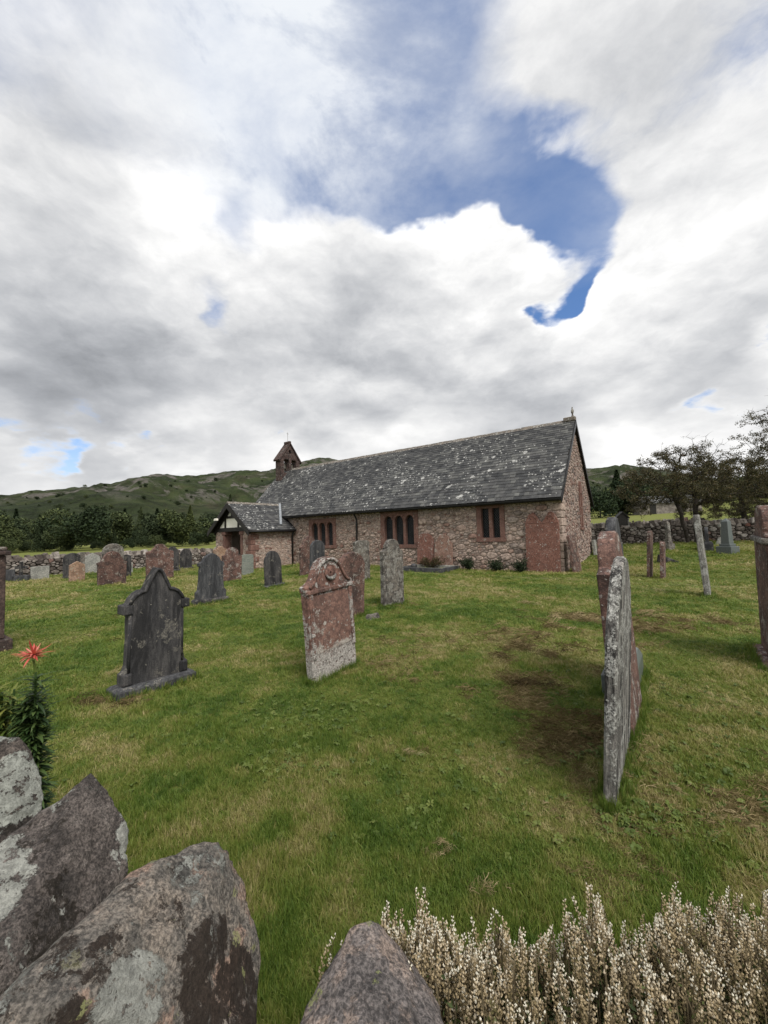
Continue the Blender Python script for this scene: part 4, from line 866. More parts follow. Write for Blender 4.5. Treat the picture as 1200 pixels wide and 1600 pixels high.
for i in range(5):
    for k in range(10): F.append((i*10+k,i*10+(k+1)%10,(i+1)*10+(k+1)%10,(i+1)*10+k))
m.add(V,F); m.build('bowl',M_DK2,e,True)
# ================================================================ grass
M_GRASS=leaf_mat('grass_blade',[(0,(.046,.088,.014)),(.3,(.084,.140,.024)),(.55,(.140,.190,.036)),(.75,(.205,.220,.058)),(.9,(.28,.25,.10)),(1,(.35,.30,.15))],'tone',.30,.55)
M_STRAW=leaf_mat('dead_grass',[(0,(.065,.045,.021)),(.35,(.13,.095,.043)),(.65,(.22,.17,.085)),(1,(.36,.29,.17))],'tone',.12,.8)
def blade_tuft(n,spread,h,width,bend,rg,seg=3):
    V=[];F=[]
    for _ in range(n):
        a=rg.uniform(0,2*math.pi); r=spread*math.sqrt(rg.random()); x,y=r*math.cos(a),r*math.sin(a); d=rg.uniform(0,2*math.pi); b=bend*rg.uniform(.2,1.3); hh=h*rg.uniform(.5,1.15); w=width*rg.uniform(.7,1.3)
        px,py=-math.sin(d),math.cos(d); base=len(V)
        for i in range(seg+1):
            t=i/seg; o=b*t*t*hh; z=hh*t*(1-.25*b*t); ww=w*(1-t**1.6)*.5+.0002
            V.append((x+math.cos(d)*o+px*ww,y+math.sin(d)*o+py*ww,z)); V.append((x+math.cos(d)*o-px*ww,y+math.sin(d)*o-py*ww,z))
        for i in range(seg): k=base+2*i; F.append((k,k+1,k+3,k+2))
    return V,F,{}
def in_church(x,y):
    dx,dy=x-CH[0],y-CH[1]; lx=dx*math.cos(YAW)+dy*math.sin(YAW); ly=-dx*math.sin(YAW)+dy*math.cos(YAW)
    return ((lx<.05)&(lx>-19.2)&(ly>-.05)&(ly<6.1))|((lx<-14.5)&(lx>-18.1)&(ly>-2.95)&(ly<.1))
def make_grass():
    rg=random.Random(5); N=190000
    r=.75*np.exp(rng.random(N)*math.log(34/.75)); az=rng.uniform(R(-58),R(58),N); x=r*np.sin(az); y=r*np.cos(az)
    d=dryness(x,y); keep=(~in_church(x,y))&(rng.random(N)>d*.55)&(rng.random(N)>pathness(x,y)*.8); x,y,r,d=x[keep],y[keep],r[keep],d[keep]; n=len(x)
    lush=fbm(x,y,.8,61,3); edge=np.exp(-((x+.35)*.8+(y-1.2)*.6)**2*1.2)*(r<2.4)
    hgt=(.026+.034*np.clip(lush-.35,0,.5)/.5)*(1+.55*np.clip(1.6-r*.55,0,1.0))*rng.uniform(.7,1.3,n)*(1-.45*np.clip(d,0,1))
    wid=np.clip(r/4.0,.75,7.0)
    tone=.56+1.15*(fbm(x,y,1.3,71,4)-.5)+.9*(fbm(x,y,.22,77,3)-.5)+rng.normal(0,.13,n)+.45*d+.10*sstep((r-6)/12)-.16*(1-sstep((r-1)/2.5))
    # uncut fringe round the foot of each stone
    ex=[]
    for gx,gy,ga,gw,gt in GRAVES:
        rr=math.hypot(gx,gy)
        if rr>14: continue
        for _ in range(int(260/max(1,rr/4))):
            u=rng.uniform(-gw/2-.03,gw/2+.03); v=rng.choice((-1,1))*(gt/2+abs(rng.normal(0,.030))); 
            if rng.random()<.25: u=rng.choice((-1,1))*(gw/2+abs(rng.normal(0,.025))); v=rng.uniform(-gt/2,gt/2)
            ex.append((gx+u*math.cos(ga)-v*math.sin(ga),gy+u*math.sin(ga)+v*math.cos(ga)))
    ex=np.array(ex); ne=len(ex); x=np.r_[x,ex[:,0]]; y=np.r_[y,ex[:,1]]; er=np.hypot(ex[:,0],ex[:,1]); r=np.r_[r,er]; hgt=np.r_[hgt,rng.uniform(.06,.13,ne)]; wid=np.r_[wid,np.clip(er/5,.7,2)]; tone=np.r_[tone,rng.normal(.42,.2,ne)]; n+=ne
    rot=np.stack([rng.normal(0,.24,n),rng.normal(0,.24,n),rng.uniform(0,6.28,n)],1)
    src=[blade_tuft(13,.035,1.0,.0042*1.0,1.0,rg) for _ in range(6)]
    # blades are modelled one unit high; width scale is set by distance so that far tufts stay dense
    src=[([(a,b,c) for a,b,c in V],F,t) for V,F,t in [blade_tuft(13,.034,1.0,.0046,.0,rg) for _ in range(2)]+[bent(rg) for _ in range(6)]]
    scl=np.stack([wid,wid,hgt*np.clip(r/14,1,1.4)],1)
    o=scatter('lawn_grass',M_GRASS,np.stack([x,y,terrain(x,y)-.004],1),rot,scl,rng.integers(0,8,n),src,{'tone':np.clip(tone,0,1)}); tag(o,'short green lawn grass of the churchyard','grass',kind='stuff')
def bent(rg):
    V=[];F=[]
    for _ in range(13):
        a=rg.uniform(0,6.283); r=.036*math.sqrt(rg.random()); x,y=r*math.cos(a),r*math.sin(a); d=rg.uniform(0,6.283); b=rg.uniform(.006,.034); hh=rg.uniform(.45,1.1); w=.0044*rg.uniform(.7,1.3); px,py=-math.sin(d),math.cos(d); k0=len(V)
        for i in range(4):
            t=i/3; o=b*t*t; z=hh*t*(1-.22*t*b/.034); ww=w*(1-t**1.6)*.5+.0002
            V+=[(x+math.cos(d)*o+px*ww,y+math.sin(d)*o+py*ww,z),(x+math.cos(d)*o-px*ww,y+math.sin(d)*o-py*ww,z)]
        for i in range(3): k=k0+2*i; F.append((k,k+1,k+3,k+2))
    return V,F,{}
make_grass()
def make_straw():
    rg=random.Random(8); N=60000
    r=1.3*np.exp(rng.random(N)*math.log(11/1.3)); az=rng.uniform(R(-40),R(58),N); x=r*np.sin(az); y=r*np.cos(az); d=dryness(x,y)
    keep=rng.random(N)<np.clip(d*1.1-.16,0,.75); x,y,r=x[keep],y[keep],r[keep]; n=len(x)
    def straw():
        V=[];F=[]
        for _ in range(9):
            d=rg.uniform(0,6.28); L=rg.uniform(.02,.075); x0,y0=rg.gauss(0,.015),rg.gauss(0,.015); z0=rg.uniform(0,.018); cu=rg.uniform(-1.5,1.5); w=.0011*rg.uniform(.7,1.5); k0=len(V)
            for i in range(4):
                t=i/3; dd=d+cu*t; xx=x0+math.cos(dd)*L*t; yy=y0+math.sin(dd)*L*t; zz=z0+math.sin(t*2.6)*rg.uniform(.004,.018); V+=[(xx,yy,zz+w),(xx+w*math.sin(dd),yy-w*math.cos(dd),zz-w)]
            for i in range(3): k=k0+2*i; F.append((k,k+1,k+3,k+2))
        return V,F,{}
    tone=np.clip(.42+1.1*(fbm(x,y,.35,81,3)-.5)+rng.normal(0,.14,n)+.22*np.exp(-((x-1.9)/.8)**2-((y-2.1)/.6)**2),0,1)
    s=np.clip(r/2.9,.65,2.3)*rng.uniform(.6,1.2,n)
    o=scatter('dead_grass',M_STRAW,np.stack([x,y,terrain(x,y)],1),np.stack([rng.normal(0,.15,n),rng.normal(0,.15,n),rng.uniform(0,6.28,n)],1),np.stack([s,s,s],1),rng.integers(0,6,n),[straw() for _ in range(6)],{'tone':tone}); tag(o,'brown scratched-up dead grass and moss in the lawn','dead grass',kind='stuff')
    # little heaps of raked straw
    H=[(.14,2.98),(.42,1.84),(1.70,2.44),(.24,2.08)]
    P=[];tn=[]
    for hx,hy in H:
        for _ in range(14): P.append((hx+rng.normal(0,.035),hy+rng.normal(0,.025))); tn.append(rng.uniform(.6,1))
    P=np.array(P); n=len(P); s=rng.uniform(.35,.75,n)
    o=scatter('straw_wisps',M_STRAW,np.stack([P[:,0],P[:,1],terrain(P[:,0],P[:,1])+.012+rng.random(n)*.02],1),np.stack([rng.normal(0,.4,n),rng.normal(0,.4,n),rng.uniform(0,6.28,n)],1),np.stack([s,s,s],1),rng.integers(0,6,n),[straw() for _ in range(6)],{'tone':tn}); tag(o,'wisps of dry straw lying on the lawn','straw',kind='stuff')
make_straw()
M_WEED=leaf_mat('weed_leaf',[(0,(.055,.085,.018)),(.5,(.095,.135,.028)),(1,(.15,.18,.045))],'tone',.25,.5)
def make_weeds():
    rg=random.Random(12)
    def rosette(k,L,w):
        V=[];F=[]
        for i in range(k):
            d=i*2*math.pi/k+rg.uniform(-.4,.4); l=L*rg.uniform(.6,1.1); b=len(V); px,py=-math.sin(d),math.cos(d)
            for t,ww,z in ((0,.15,.004),(.35,.8,.02),(.7,1,.024),(1,.1,.012)): V+=[(math.cos(d)*l*t+px*w*ww/2,math.sin(d)*l*t+py*w*ww/2,z*(L/.05)),(math.cos(d)*l*t-px*w*ww/2,math.sin(d)*l*t-py*w*ww/2,z*(L/.05))]
            for j in range(3): q=b+2*j; F.append((q,q+1,q+3,q+2))
        return V,F,{}
    P=[]
    for cx,cy,s,n in ((1.30,2.26,.12,60),(1.62,2.15,.22,90),(1.50,2.9,.10,50),(2.3,2.25,.22,80),(-.62,3.6,.30,130),(-.70,2.85,.14,60),(-.2,2.6,.5,60),(.3,3.4,.8,70),(-1.3,3.4,.6,70),(2.4,3.6,.6,110),(1.9,2.75,.3,60),(-.1,5.2,.5,60),(.6,2.5,.4,40)):
        for _ in range(n): P.append((cx+rng.normal(0,s),cy+rng.normal(0,s*.7)))
    P=np.array(P); n=len(P); s=rng.uniform(.3,.75,n)
    o=scatter('lawn_weeds',M_WEED,np.stack([P[:,0],P[:,1],terrain(P[:,0],P[:,1])+.008],1),np.stack([rng.normal(0,.2,n),rng.normal(0,.2,n),rng.uniform(0,6.28,n)],1),np.stack([s,s,s],1),rng.integers(0,4,n),[rosette(5,.05,.03),rosette(7,.045,.022),rosette(4,.04,.035),rosette(6,.06,.02)],{'tone':rng.random(n)}); tag(o,'small broad-leaved weeds among the grass','weeds',kind='stuff')
make_weeds()
# ================================================================ shrubs along the church wall
def leaf_cloud(mb_pts,size,rg,aspect=2.2):
    """numpy leaf quads at given points"""
    P=np.asarray(mb_pts); n=len(P); d=rng.normal(size=(n,3)); d/=np.linalg.norm(d,axis=1)[:,None]; e=rng.normal(size=(n,3)); e-=d*(e*d).sum(1)[:,None]; e/=np.linalg.norm(e,axis=1)[:,None]
    s=size*rng.uniform(.6,1.3,(n,1)); V=np.stack([P-d*s*aspect/2,P+e*s/2,P+d*s*aspect/2,P-e*s/2],1).reshape(-1,3); F=np.arange(4*n).reshape(n,4); return V,F,np.repeat(rng.random(n),4)
M_SHRUB=leaf_mat('shrub_leaf',[(0,(.008,.014,.006)),(.5,(.018,.030,.012)),(1,(.038,.055,.022))],None,.1)
M_FERN=leaf_mat('fern_leaf',[(0,(.030,.018,.010)),(.5,(.060,.040,.018)),(1,(.055,.075,.022))],None,.2)
M_BARK=plain_mat('bark',(.022,.018,.015),(.055,.046,.038),18,.9,.8)
def shrub(label,x,y,w,d,h,mat,n,size,name='shrub',asp=2.2):
    px,py=lw(x,y); e=empty(name,(px,py,tz(px,py)),(0,0,YAW)); tag(e,label,'shrub','shrubs under the church wall')
    rg=random.Random(int(x*100)); m=MB(); tips=[]
    for i in range(16):
        a=rg.uniform(0,6.28); q=rg.uniform(.2,1); tip=(math.cos(a)*w/2*q,math.sin(a)*d/2*q,h*rg.uniform(.55,1.05)*(1-.3*q)); m.tube([(rg.uniform(-.05,.05),0,0),(tip[0]*.5,tip[1]*.5,tip[2]*.6),tip],[.012,.008,.003],4); tips.append(tip)
    m.build('stem',M_BARK,e); P=[]
    for _ in range(n):
        t=rg.choice(tips); k=rg.uniform(.35,1.05); P.append((t[0]*k+rg.gauss(0,.07),t[1]*k+rg.gauss(0,.06),max(.01,t[2]*k+rg.gauss(0,.05))))
    V,F,r=leaf_cloud(P,size,rg,asp); mesh_np('foliage',V,F,mat,e,{'rnd':r})
shrub('dark low shrub beneath the two-light window, left of three',-3.45,-.42,1.0,.6,.62,M_SHRUB,1500,.030)
shrub('dark low shrub beneath the two-light window, middle of three',-2.35,-.40,.95,.55,.50,M_SHRUB,1300,.030)
shrub('dark low shrub beside the big red slab, right of three',-1.38,-.45,.85,.55,.52,M_SHRUB,1200,.030)
shrub('brown withered fern in front of the paired red slabs',-5.25,-.48,1.7,.4,.62,M_FERN,1500,.024,'fern',3.2)
# ================================================================ foreground: wall under the camera, coping boulders, heather, red flower
def rock_mat(name,a,b,c,lich,moss,lthr,mthr,patch=(),spot=None,pink=None,mpatch=()):
    T=MT(name,.88,.25); O=T.obj(False)
    wn=T.node('ShaderNodeTexNoise'); T.put(wn.inputs['Vector'],O); wn.inputs['Scale'].default_value=22; wn.inputs['Detail'].default_value=6; wn.inputs['Roughness'].default_value=.65
    Ow=T.v('ADD',O,T.v('SCALE',T.v('SUBTRACT',wn.outputs['Color'],(.5,.5,.5)),scale=.08))
    n1=T.noise(O,8,10,.74,.0); n2=T.noise(O,40,8,.72); n3=T.noise(O,190,4,.7); big=T.noise(Ow,5.5,10,.74,.2); big2=T.noise(T.v('ADD',Ow,(7.3,2.1,4.4)),6.0,10,.74,.2)
    col=T.ramp(T.m('ADD',T.m('MULTIPLY',n1,.6),T.m('MULTIPLY',n2,.4)),[(.40,c),(.50,a),(.60,b)])
    if pink: col=T.mix(T.m('MULTIPLY',T.step(T.noise(T.v('ADD',Ow,(1.7,9.2,3.3)),7,8,.7),.50,.58),.8),col,pink)
    col=T.gain(col,T.mix(T.step(n3,.36,.64),(.50,.50,.50),(1.5,1.48,1.45)))
    col=T.mix(T.m('MULTIPLY',T.step(T.noise(O,75,6,.75),.53,.60),.6),col,tuple(x*.5 for x in c))
    def field(pt,acc,nz):
        for (px,py,pz),rad in pt:
            dd=T.v('DISTANCE',O,(px,py,pz)); acc=T.m('MAXIMUM',acc,T.step(T.m('ADD',dd,T.m('MULTIPLY',T.m('SUBTRACT',nz,.5),rad*3.0)),rad,rad*.93))
        return acc
    mo=field(mpatch,T.step(big2,mthr,mthr+.03),big); mo=T.m('MULTIPLY',mo,T.step(n2,.38,.47)); col=T.mix(T.m('MULTIPLY',mo,.93),col,T.mix(n3,tuple(x*.4 for x in moss),tuple(x*1.6 for x in moss)))
    li=field(patch,T.step(big,lthr,lthr+.02),big2); li=T.m('MULTIPLY',li,T.step(T.noise(O,30,8,.78),.42,.455))
    lc=T.mix(T.step(T.noise(O,60,6,.75),.38,.62),lich,tuple(x*.5 for x in lich)); col=T.mix(T.m('MULTIPLY',li,.92),col,lc)
    v=T.voro(Ow,30); q=T.sep(T.voro(Ow,30,'F1','Color')); s=T.m('MULTIPLY',T.step(v,.38,.28),T.step(q[0],.86,.88)); s=T.m('MULTIPLY',s,T.step(n3,.40,.5)); col=T.mix(T.m('MULTIPLY',s,.75),col,spot or lich)
    T.color(col); T.bump(T.m('ADD',T.m('ADD',n1,T.m('MULTIPLY',n2,.55)),T.m('ADD',T.m('MULTIPLY',n3,.25),T.m('MULTIPLY',li,.10))),1.0,.030); return T.mat
def boulder(label,pts,mat,rnd=18,amp=.010,seed=0,grow=1.06,chips=14,name='coping_boulder'):
    P=[Vector(p) for p in pts]; c=sum(P,Vector())/len(P)
    e=empty(name,(c.x,c.y,.0)); tag(e,label,'boulder','boulders along the wall top')
    rg_=random.Random(seed+50); bm=bmesh.new(); P0=[(p-c)*grow for p in P]
    for p in P0: bm.verts.new(p)
    bmesh.ops.convex_hull(bm,input=bm.verts); bmesh.ops.recalc_face_normals(bm,faces=bm.faces)
    pl={}
    for f in bm.faces:                       # merge nearly coplanar facets, keep supporting planes
        n=f.normal; h=max(n.dot(p) for p in P0); pl.setdefault((round(n.x*4),round(n.y*4),round(n.z*4)),(tuple(n),h))
    for k in range(chips):                      # chipped corners and broken faces
        n=Vector((rg_.gauss(0,1),rg_.gauss(0,1),rg_.gauss(.3,1))).normalized(); h=max(n.dot(p) for p in P0)*rg_.uniform(.86,.95); pl[('chip',k)]=(tuple(n),h)
    bm.free(); N=np.array([a for a,_ in pl.values()]); Hh=np.array([max(b,.02) for _,b in pl.values()])
    bm=bmesh.new(); bmesh.ops.create_icosphere(bm,subdivisions=6,radius=1.0); nm=bpy.data.meshes.new('rock'); bm.to_mesh(nm); bm.free()
    co=np.empty(len(nm.vertices)*3); nm.vertices.foreach_get('co',co); co=co.reshape(-1,3); p_=rnd
    q=np.clip(co@N.T,0,None)/Hh; rad=(q**p_).sum(1)**(-1/p_); co=co*rad[:,None]+np.array([0,0,c.z]); nm.vertices.foreach_set('co',co.ravel()); nm.update()
    o=bpy.data.objects.new('rock',nm); link(o,e)
    for v in nm.vertices:
        q=v.co*1.0+Vector((seed*3.1,seed,0)); n=v.normal
        f=mnoise.fractal(q*5,.9,2.1,4)*amp*1.4+mnoise.ridged_multi_fractal(q*13,.9,2.1,5,1.0,2.0)*amp*.30-amp*.3+mnoise.fractal(q*45,.6,2.1,5)*amp*.35
        cr=abs(mnoise.noise(q*7+Vector((5,1,seed)))); f-=amp*1.1*max(0,1-cr/.05)*.6
        v.co=v.co+n*f
    nm.materials.clear(); nm.materials.append(mat); nm.polygons.foreach_set('use_smooth',[True]*len(nm.polygons)); nm.update(); return e
def below(pts,dz,shift,k=.85):
    P=np.array(pts); c=P.mean(0); out=[tuple(p) for p in P]
    for p in P: q=c+(p-c)*k; out.append((q[0]+shift[0],q[1]+shift[1],dz))
    return out
R3=[(-.348,.74,1.087),(-.316,.76,1.038),(-.276,.76,.945),(-.244,.72,.874),(-.226,.66,.859),(-.217,.58,.867),(-.405,.70,1.073),(-.448,.60,1.062),(-.449,.50,1.074),(-.454,.44,1.076),(-.469,.42,1.054),(-.338,.60,1.059),(-.334,.50,1.057),(-.263,.54,.98)]
R2=[(-.706,.98,1.042),(-.673,1.0,.991),(-.644,.98,.922),(-.601,.95,.865),(-.597,.86,.841),(-.743,.95,1.039),(-.765,.86,1.01),(-.813,.78,.987),(-.838,.74,.955),(-.623,.66,.907),(-.659,.62,.898),(-.665,.82,.975)]
R1=[(-1.168,1.22,1.052),(-1.11,1.22,1.022),(-1.047,1.22,.946),(-1.0,1.18,.86),(-.961,1.12,.798),(-1.262,1.2,1.036),(-1.333,1.15,.975),(-1.193,1.05,.824),(-.977,1.03,.758),(-1.051,1.12,.917)]
R4=[(-.045,.70,.96),(-.019,.71,.943),(.023,.70,.898),(.061,.67,.874),(.07,.60,.885),(-.076,.69,.96),(-.118,.65,.914),(-.145,.60,.899),(-.149,.54,.901),(.051,.52,.908),(-.037,.62,.953),(-.051,.54,.944)]
def loc(P,u): c=np.array(P).mean(0); return (u[0]-c[0],u[1]-c[1],u[2])
B3=below(R3,.70,(-.03,-.06),.8); B2=below(R2,.66,(-.04,-.05),.8); B1=below(R1,.62,(-.05,-.05),.8); B4=below(R4,.62,(-.02,-.07),.9)
boulder('pink and grey granite boulder, biggest, with dark moss patches',B3,rock_mat('granite_grey_pink',(.21,.19,.168),(.33,.28,.235),(.085,.082,.077),(.44,.45,.41),(.028,.019,.014),.565,.585,[(loc(B3,(-.33,.52,1.05)),.045)],(.33,.34,.15),(.37,.255,.20),[(loc(B3,(-.27,.60,.98)),.060),(loc(B3,(-.25,.64,.90)),.06),(loc(B3,(-.36,.45,1.05)),.04)]),70,.009,1,grow=1.055,chips=12)
boulder('purple-brown boulder with a pale lichen patch, between two others',B2,rock_mat('brown_boulder',(.125,.108,.100),(.21,.185,.170),(.055,.049,.046),(.52,.53,.48),(.026,.021,.016),.60,.56,[(loc(B2,(-.76,.76,.98)),.085),(loc(B2,(-.63,.97,.90)),.035)]),70,.009,2)
boulder('blackish boulder with grey-green lichen at the left edge',B1,rock_mat('black_boulder',(.085,.072,.064),(.155,.132,.117),(.036,.031,.029),(.46,.48,.43),(.018,.015,.012),.555,.56,[(loc(B1,(-1.06,1.13,.90)),.10)]),70,.009,3)
boulder('small grey-pink pointed boulder in front of the heather',B4,rock_mat('granite_small',(.19,.172,.168),(.32,.275,.255),(.080,.074,.074),(.34,.34,.30),(.045,.038,.034),.62,.60,[],(.33,.36,.14),(.37,.29,.245)),60,.008,4,grow=1.01,chips=0)
# low wall carrying the boulders
NV=np.array([.595,.804]); DW=np.array([-.804,.595])
def fore_wall():
    e=empty('foreground_wall',(0,0,0)); tag(e,'rough stone wall right under the camera carrying the boulders','wall'); T_=M_GREY
    org=np.array([-.18,.60]); 
    def pt(s,n,z): p=org+DW*s+NV*n; return (float(p[0]),float(p[1]),z)
    c=MB(); P=[pt(-1.6,-.55,-.1),pt(2.6,-.55,-.1),pt(2.6,-.04,-.1),pt(-1.6,-.04,-.1),pt(-1.6,-.50,.66),pt(2.6,-.50,.66),pt(2.6,-.06,.66),pt(-1.6,-.06,.66)]
    c.add(P,[(0,3,2,1),(4,5,6,7),(0,1,5,4),(1,2,6,5),(2,3,7,6),(3,0,4,7)]); fixn(c.build('earth_core',plain_mat('wall_earth',(.03,.025,.018),(.06,.05,.035),10,.95,.6),e))
    polys=rubble(-1.6,2.6,-.05,.66,[(.14,20),(.09,40),(.06,60)],77,1.4)
    rg=random.Random(4)
    for p in polys:
        m=MB(); stone_piece(m,p,lambda s,z,n:pt(s,n-.045,z),rg,proud=.05); fixn(m.build('stone',T_,e))
fore_wall()
# ---------------------------------------------------------------- heather
M_HEATH=leaf_mat('heather_flower',[(0,(.12,.105,.045)),(.30,(.30,.235,.13)),(.55,(.46,.365,.225)),(.8,(.58,.49,.355)),(1,(.74,.70,.61))],None,.20,.7)
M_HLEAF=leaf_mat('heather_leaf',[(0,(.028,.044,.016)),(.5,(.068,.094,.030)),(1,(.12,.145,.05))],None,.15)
M_HSTEM=plain_mat('heather_stem',(.06,.048,.026),(.12,.095,.055),25,.9,.4)
OCT=np.array([(1,0,0),(0,1,0),(-1,0,0),(0,-1,0),(0,0,1),(0,0,-1)],float); OF=np.array([(0,1,4),(1,2,4),(2,3,4),(3,0,4),(1,0,5),(2,1,5),(3,2,5),(0,3,5)])
def heather():
    e=empty('heather_bush',(.42,.72,0)); tag(e,'bushy white-flowering heather with cream spikes at the lower right','heather')
    C0=np.array([.42,.72,0]); st=MB(); BV=[];BF=[];BR=[]; LV=[]; nb=0
    PX=[-.11,-.01,.05,.09,.145,.18,.23,.28,.31,.34,.36,.39,.42,.455,.49,.53,.56,.60,.64,.68,.73,1.0]; PZ=[.91,.955,.957,.93,.90,.925,.90,.905,.945,.915,.985,.91,.895,.925,.955,.96,.93,.965,.935,.94,.90,.88]
    def top(x,y):                        # uneven upper surface of the bush, dropping away on the lawn side
        zp=float(np.interp(x*.75/y,PX,PZ))-.036; return min(1.6-(1.6-zp)*y/.75,.925+.09*(float(vnoise(x,y,.09,5))-.5))
    spikes=[]
    rg=random.Random(21)
    for _ in range(2900):
        x=rg.uniform(-.06,1.12); lim=.66+.26*math.sin(min(1,max(0,(x+.10)/.5))*1.5); y=rg.uniform(.34,lim)
        if x<.12 and y<.66: continue
        spikes.append((x,y,float(top(x,y))+rg.gauss(0,.008)-.12*rg.random()**1.5))
    for x,z in zip(PX[:-1],PZ[:-1]):
        for _ in range(3 if x<0 else 6): spikes.append((x+rg.gauss(0,.008),.76+rg.gauss(0,.012),z-.015-.05*rg.random()))
    for _ in range(520):
        x=rg.uniform(-.10,.20); y=rg.uniform(.70,.82); spikes.append((x,y,float(top(x,y))+rg.gauss(0,.008)-.15*rg.random()))
    for (x,y,z) in spikes:
        L=rg.uniform(.045,.12); an=rg.uniform(0,6.28); ln=rg.gauss(0,.20)+.04; dx,dy=math.cos(an)*ln,math.sin(an)*ln; w=rg.uniform(.0026,.0040); dirv=np.array([dx,dy,1.]); dirv/=np.linalg.norm(dirv); topp=np.array([x,y,z]); base=topp-dirv*L; cv=np.array([rg.gauss(0,.009),rg.gauss(0,.009),0])
        st.tube([tuple(base-np.array([dx*.2,dy*.2,.22+.1*rg.random()])-C0),tuple(base-C0),tuple(topp-C0)],[.0018,.0013,.0006],3,cap=False)
        k=int(L/.0025); t=np.arange(k)/k; ang=t*k*2.4+rg.random()*6; env=w*(1.0-.55*t**3)
        c=base+np.outer(t*L,dirv)+np.outer(np.sin(t*3.1),cv); c[:,0]+=np.cos(ang)*env; c[:,1]+=np.sin(ang)*env
        s=.0022*(1.05-.38*t)*np.array([rg.uniform(.75,1.2) for _ in range(k)]); V=c[:,None,:]+OCT[None]*s[:,None,None]*np.array([1,1,1.5]); V[:,:,0]+=OCT[None,:,2]*np.cos(ang)[:,None]*.0012; V[:,:,1]+=OCT[None,:,2]*np.sin(ang)[:,None]*.0012
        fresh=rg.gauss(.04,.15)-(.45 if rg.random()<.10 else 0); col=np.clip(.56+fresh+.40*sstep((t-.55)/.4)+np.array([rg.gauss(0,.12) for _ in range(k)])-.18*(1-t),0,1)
        BV.append(V.reshape(-1,3)-C0); BF.append((OF[None]+(np.arange(k)*6)[:,None,None]+nb).reshape(-1,3)); BR.append(np.repeat(col,6)); nb+=k*6
        for _ in range(16):
            q=rg.random(); p=base-dirv*.14*q; LV.append((p[0]+rg.gauss(0,.010)-C0[0],p[1]+rg.gauss(0,.010)-C0[1],p[2]+rg.gauss(0,.01)))
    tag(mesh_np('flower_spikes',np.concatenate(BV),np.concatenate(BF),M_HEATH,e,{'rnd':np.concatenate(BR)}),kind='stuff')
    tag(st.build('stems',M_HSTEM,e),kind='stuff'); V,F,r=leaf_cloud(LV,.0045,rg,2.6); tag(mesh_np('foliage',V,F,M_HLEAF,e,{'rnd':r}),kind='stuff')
    wd=MB()
    for _ in range(40):
        x=rg.uniform(0,1.05); y=rg.uniform(.42,.82); q=(x,y,.70); b=(.5+(x-.5)*.55,.66+(y-.66)*.4,-.02); wd.tube([tuple(np.array(b)-C0),tuple((np.array(b)+np.array(q))/2+np.array([rg.gauss(0,.03),rg.gauss(0,.03),0])-C0),tuple(np.array(q)-C0)],[.008,.005,.002],4)
    wd.build('woody_stems',M_HSTEM,e)
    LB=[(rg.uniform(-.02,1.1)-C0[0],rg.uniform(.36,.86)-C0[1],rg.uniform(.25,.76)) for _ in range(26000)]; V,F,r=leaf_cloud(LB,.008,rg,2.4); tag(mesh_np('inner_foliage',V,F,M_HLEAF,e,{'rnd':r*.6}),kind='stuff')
heather()
# ---------------------------------------------------------------- lily-like plant with a red star flower, and a paler plant beside it
M_LILY=leaf_mat('dark_lance_leaf',[(0,(.018,.036,.012)),(.5,(.040,.075,.022)),(1,(.085,.125,.038))],None,.2,.45)
M_LILY2=leaf_mat('pale_lance_leaf',[(0,(.05,.085,.018)),(.5,(.11,.15,.03)),(1,(.19,.20,.05))],None,.3,.5)
M_PETAL=leaf_mat('coral_petal',[(0,(.42,.070,.060)),(.5,(.56,.13,.105)),(1,(.66,.28,.22))],None,.25,.5)
def lance(mb,p,dirv,L,w,droop,r,seg=4):
    d=Vector(dirv).normalized(); s=d.cross(Vector((0,0,1))); s=s.normalized() if s.length>.01 else Vector((1,0,0)); V=[];F=[]
    for i in range(seg+1):
        t=i/seg; q=Vector(p)+d*L*t+Vector((0,0,-droop*L*t*t)); ww=w*math.sin(math.pi*min(1,.12+t*.88))**.8*.5+.0003; V+=[q+s*ww,q+Vector((0,0,-ww*.35)),q-s*ww]
    for i in range(seg): k=3*i; F+=[(k,k+1,k+4,k+3),(k+1,k+2,k+5,k+4)]
    mb.add(V,F,r)
def lily(label,x,y,h,mat,n,L,w,spread,flower,seed,name):
    e=empty(name,(x,y,tz(x,y))); tag(e,label,'plant'); rg=random.Random(seed); s=MB(); l=MB()
    stems=[(0,0,h)]+[(rg.uniform(-spread,spread),rg.uniform(-spread*.5,spread*.5),h*rg.uniform(.86,.97)) for _ in range(4)]
    for sx,sy,sh in stems:
        s.tube([(sx*.3,sy*.3,-.03),(sx*.8,sy*.8,sh*.5),(sx,sy,sh)],[.007,.006,.004],5)
        for i in range(n):
            t=rg.random()**.8; a=i*2.4+rg.uniform(-.3,.3); z=sh*(.28+.70*t); f=.3+.7*min(1,(z/sh-.2)*1.0); lance(l,(sx*f,sy*f,z),(math.cos(a),math.sin(a),rg.uniform(.15,.9)),L*rg.uniform(.6,1.1),w*rg.uniform(.8,1.2),rg.uniform(.1,.7),rg.random())
    s.build('stem',M_LILY,e); l.build('leaf_mass',mat,e)
    if flower:
        s=MB(); s.tube([(0,0,h),(-.01,0,h+.05)],[.004,.004],5); s.build('flower_stalk',M_LILY2,e)
        f=MB()
        for i in range(46):
            a=i*2.399; el=math.asin(-.35+1.25*i/46) if -.35+1.25*i/46<1 else 1.3; lance(f,(-.01,0,h+.075),(math.cos(a)*math.cos(el),math.sin(a)*math.cos(el),math.sin(el)),rg.uniform(.040,.078),.009,rg.uniform(-.25,.45),rg.random())
        f.build('flower',M_PETAL,e)
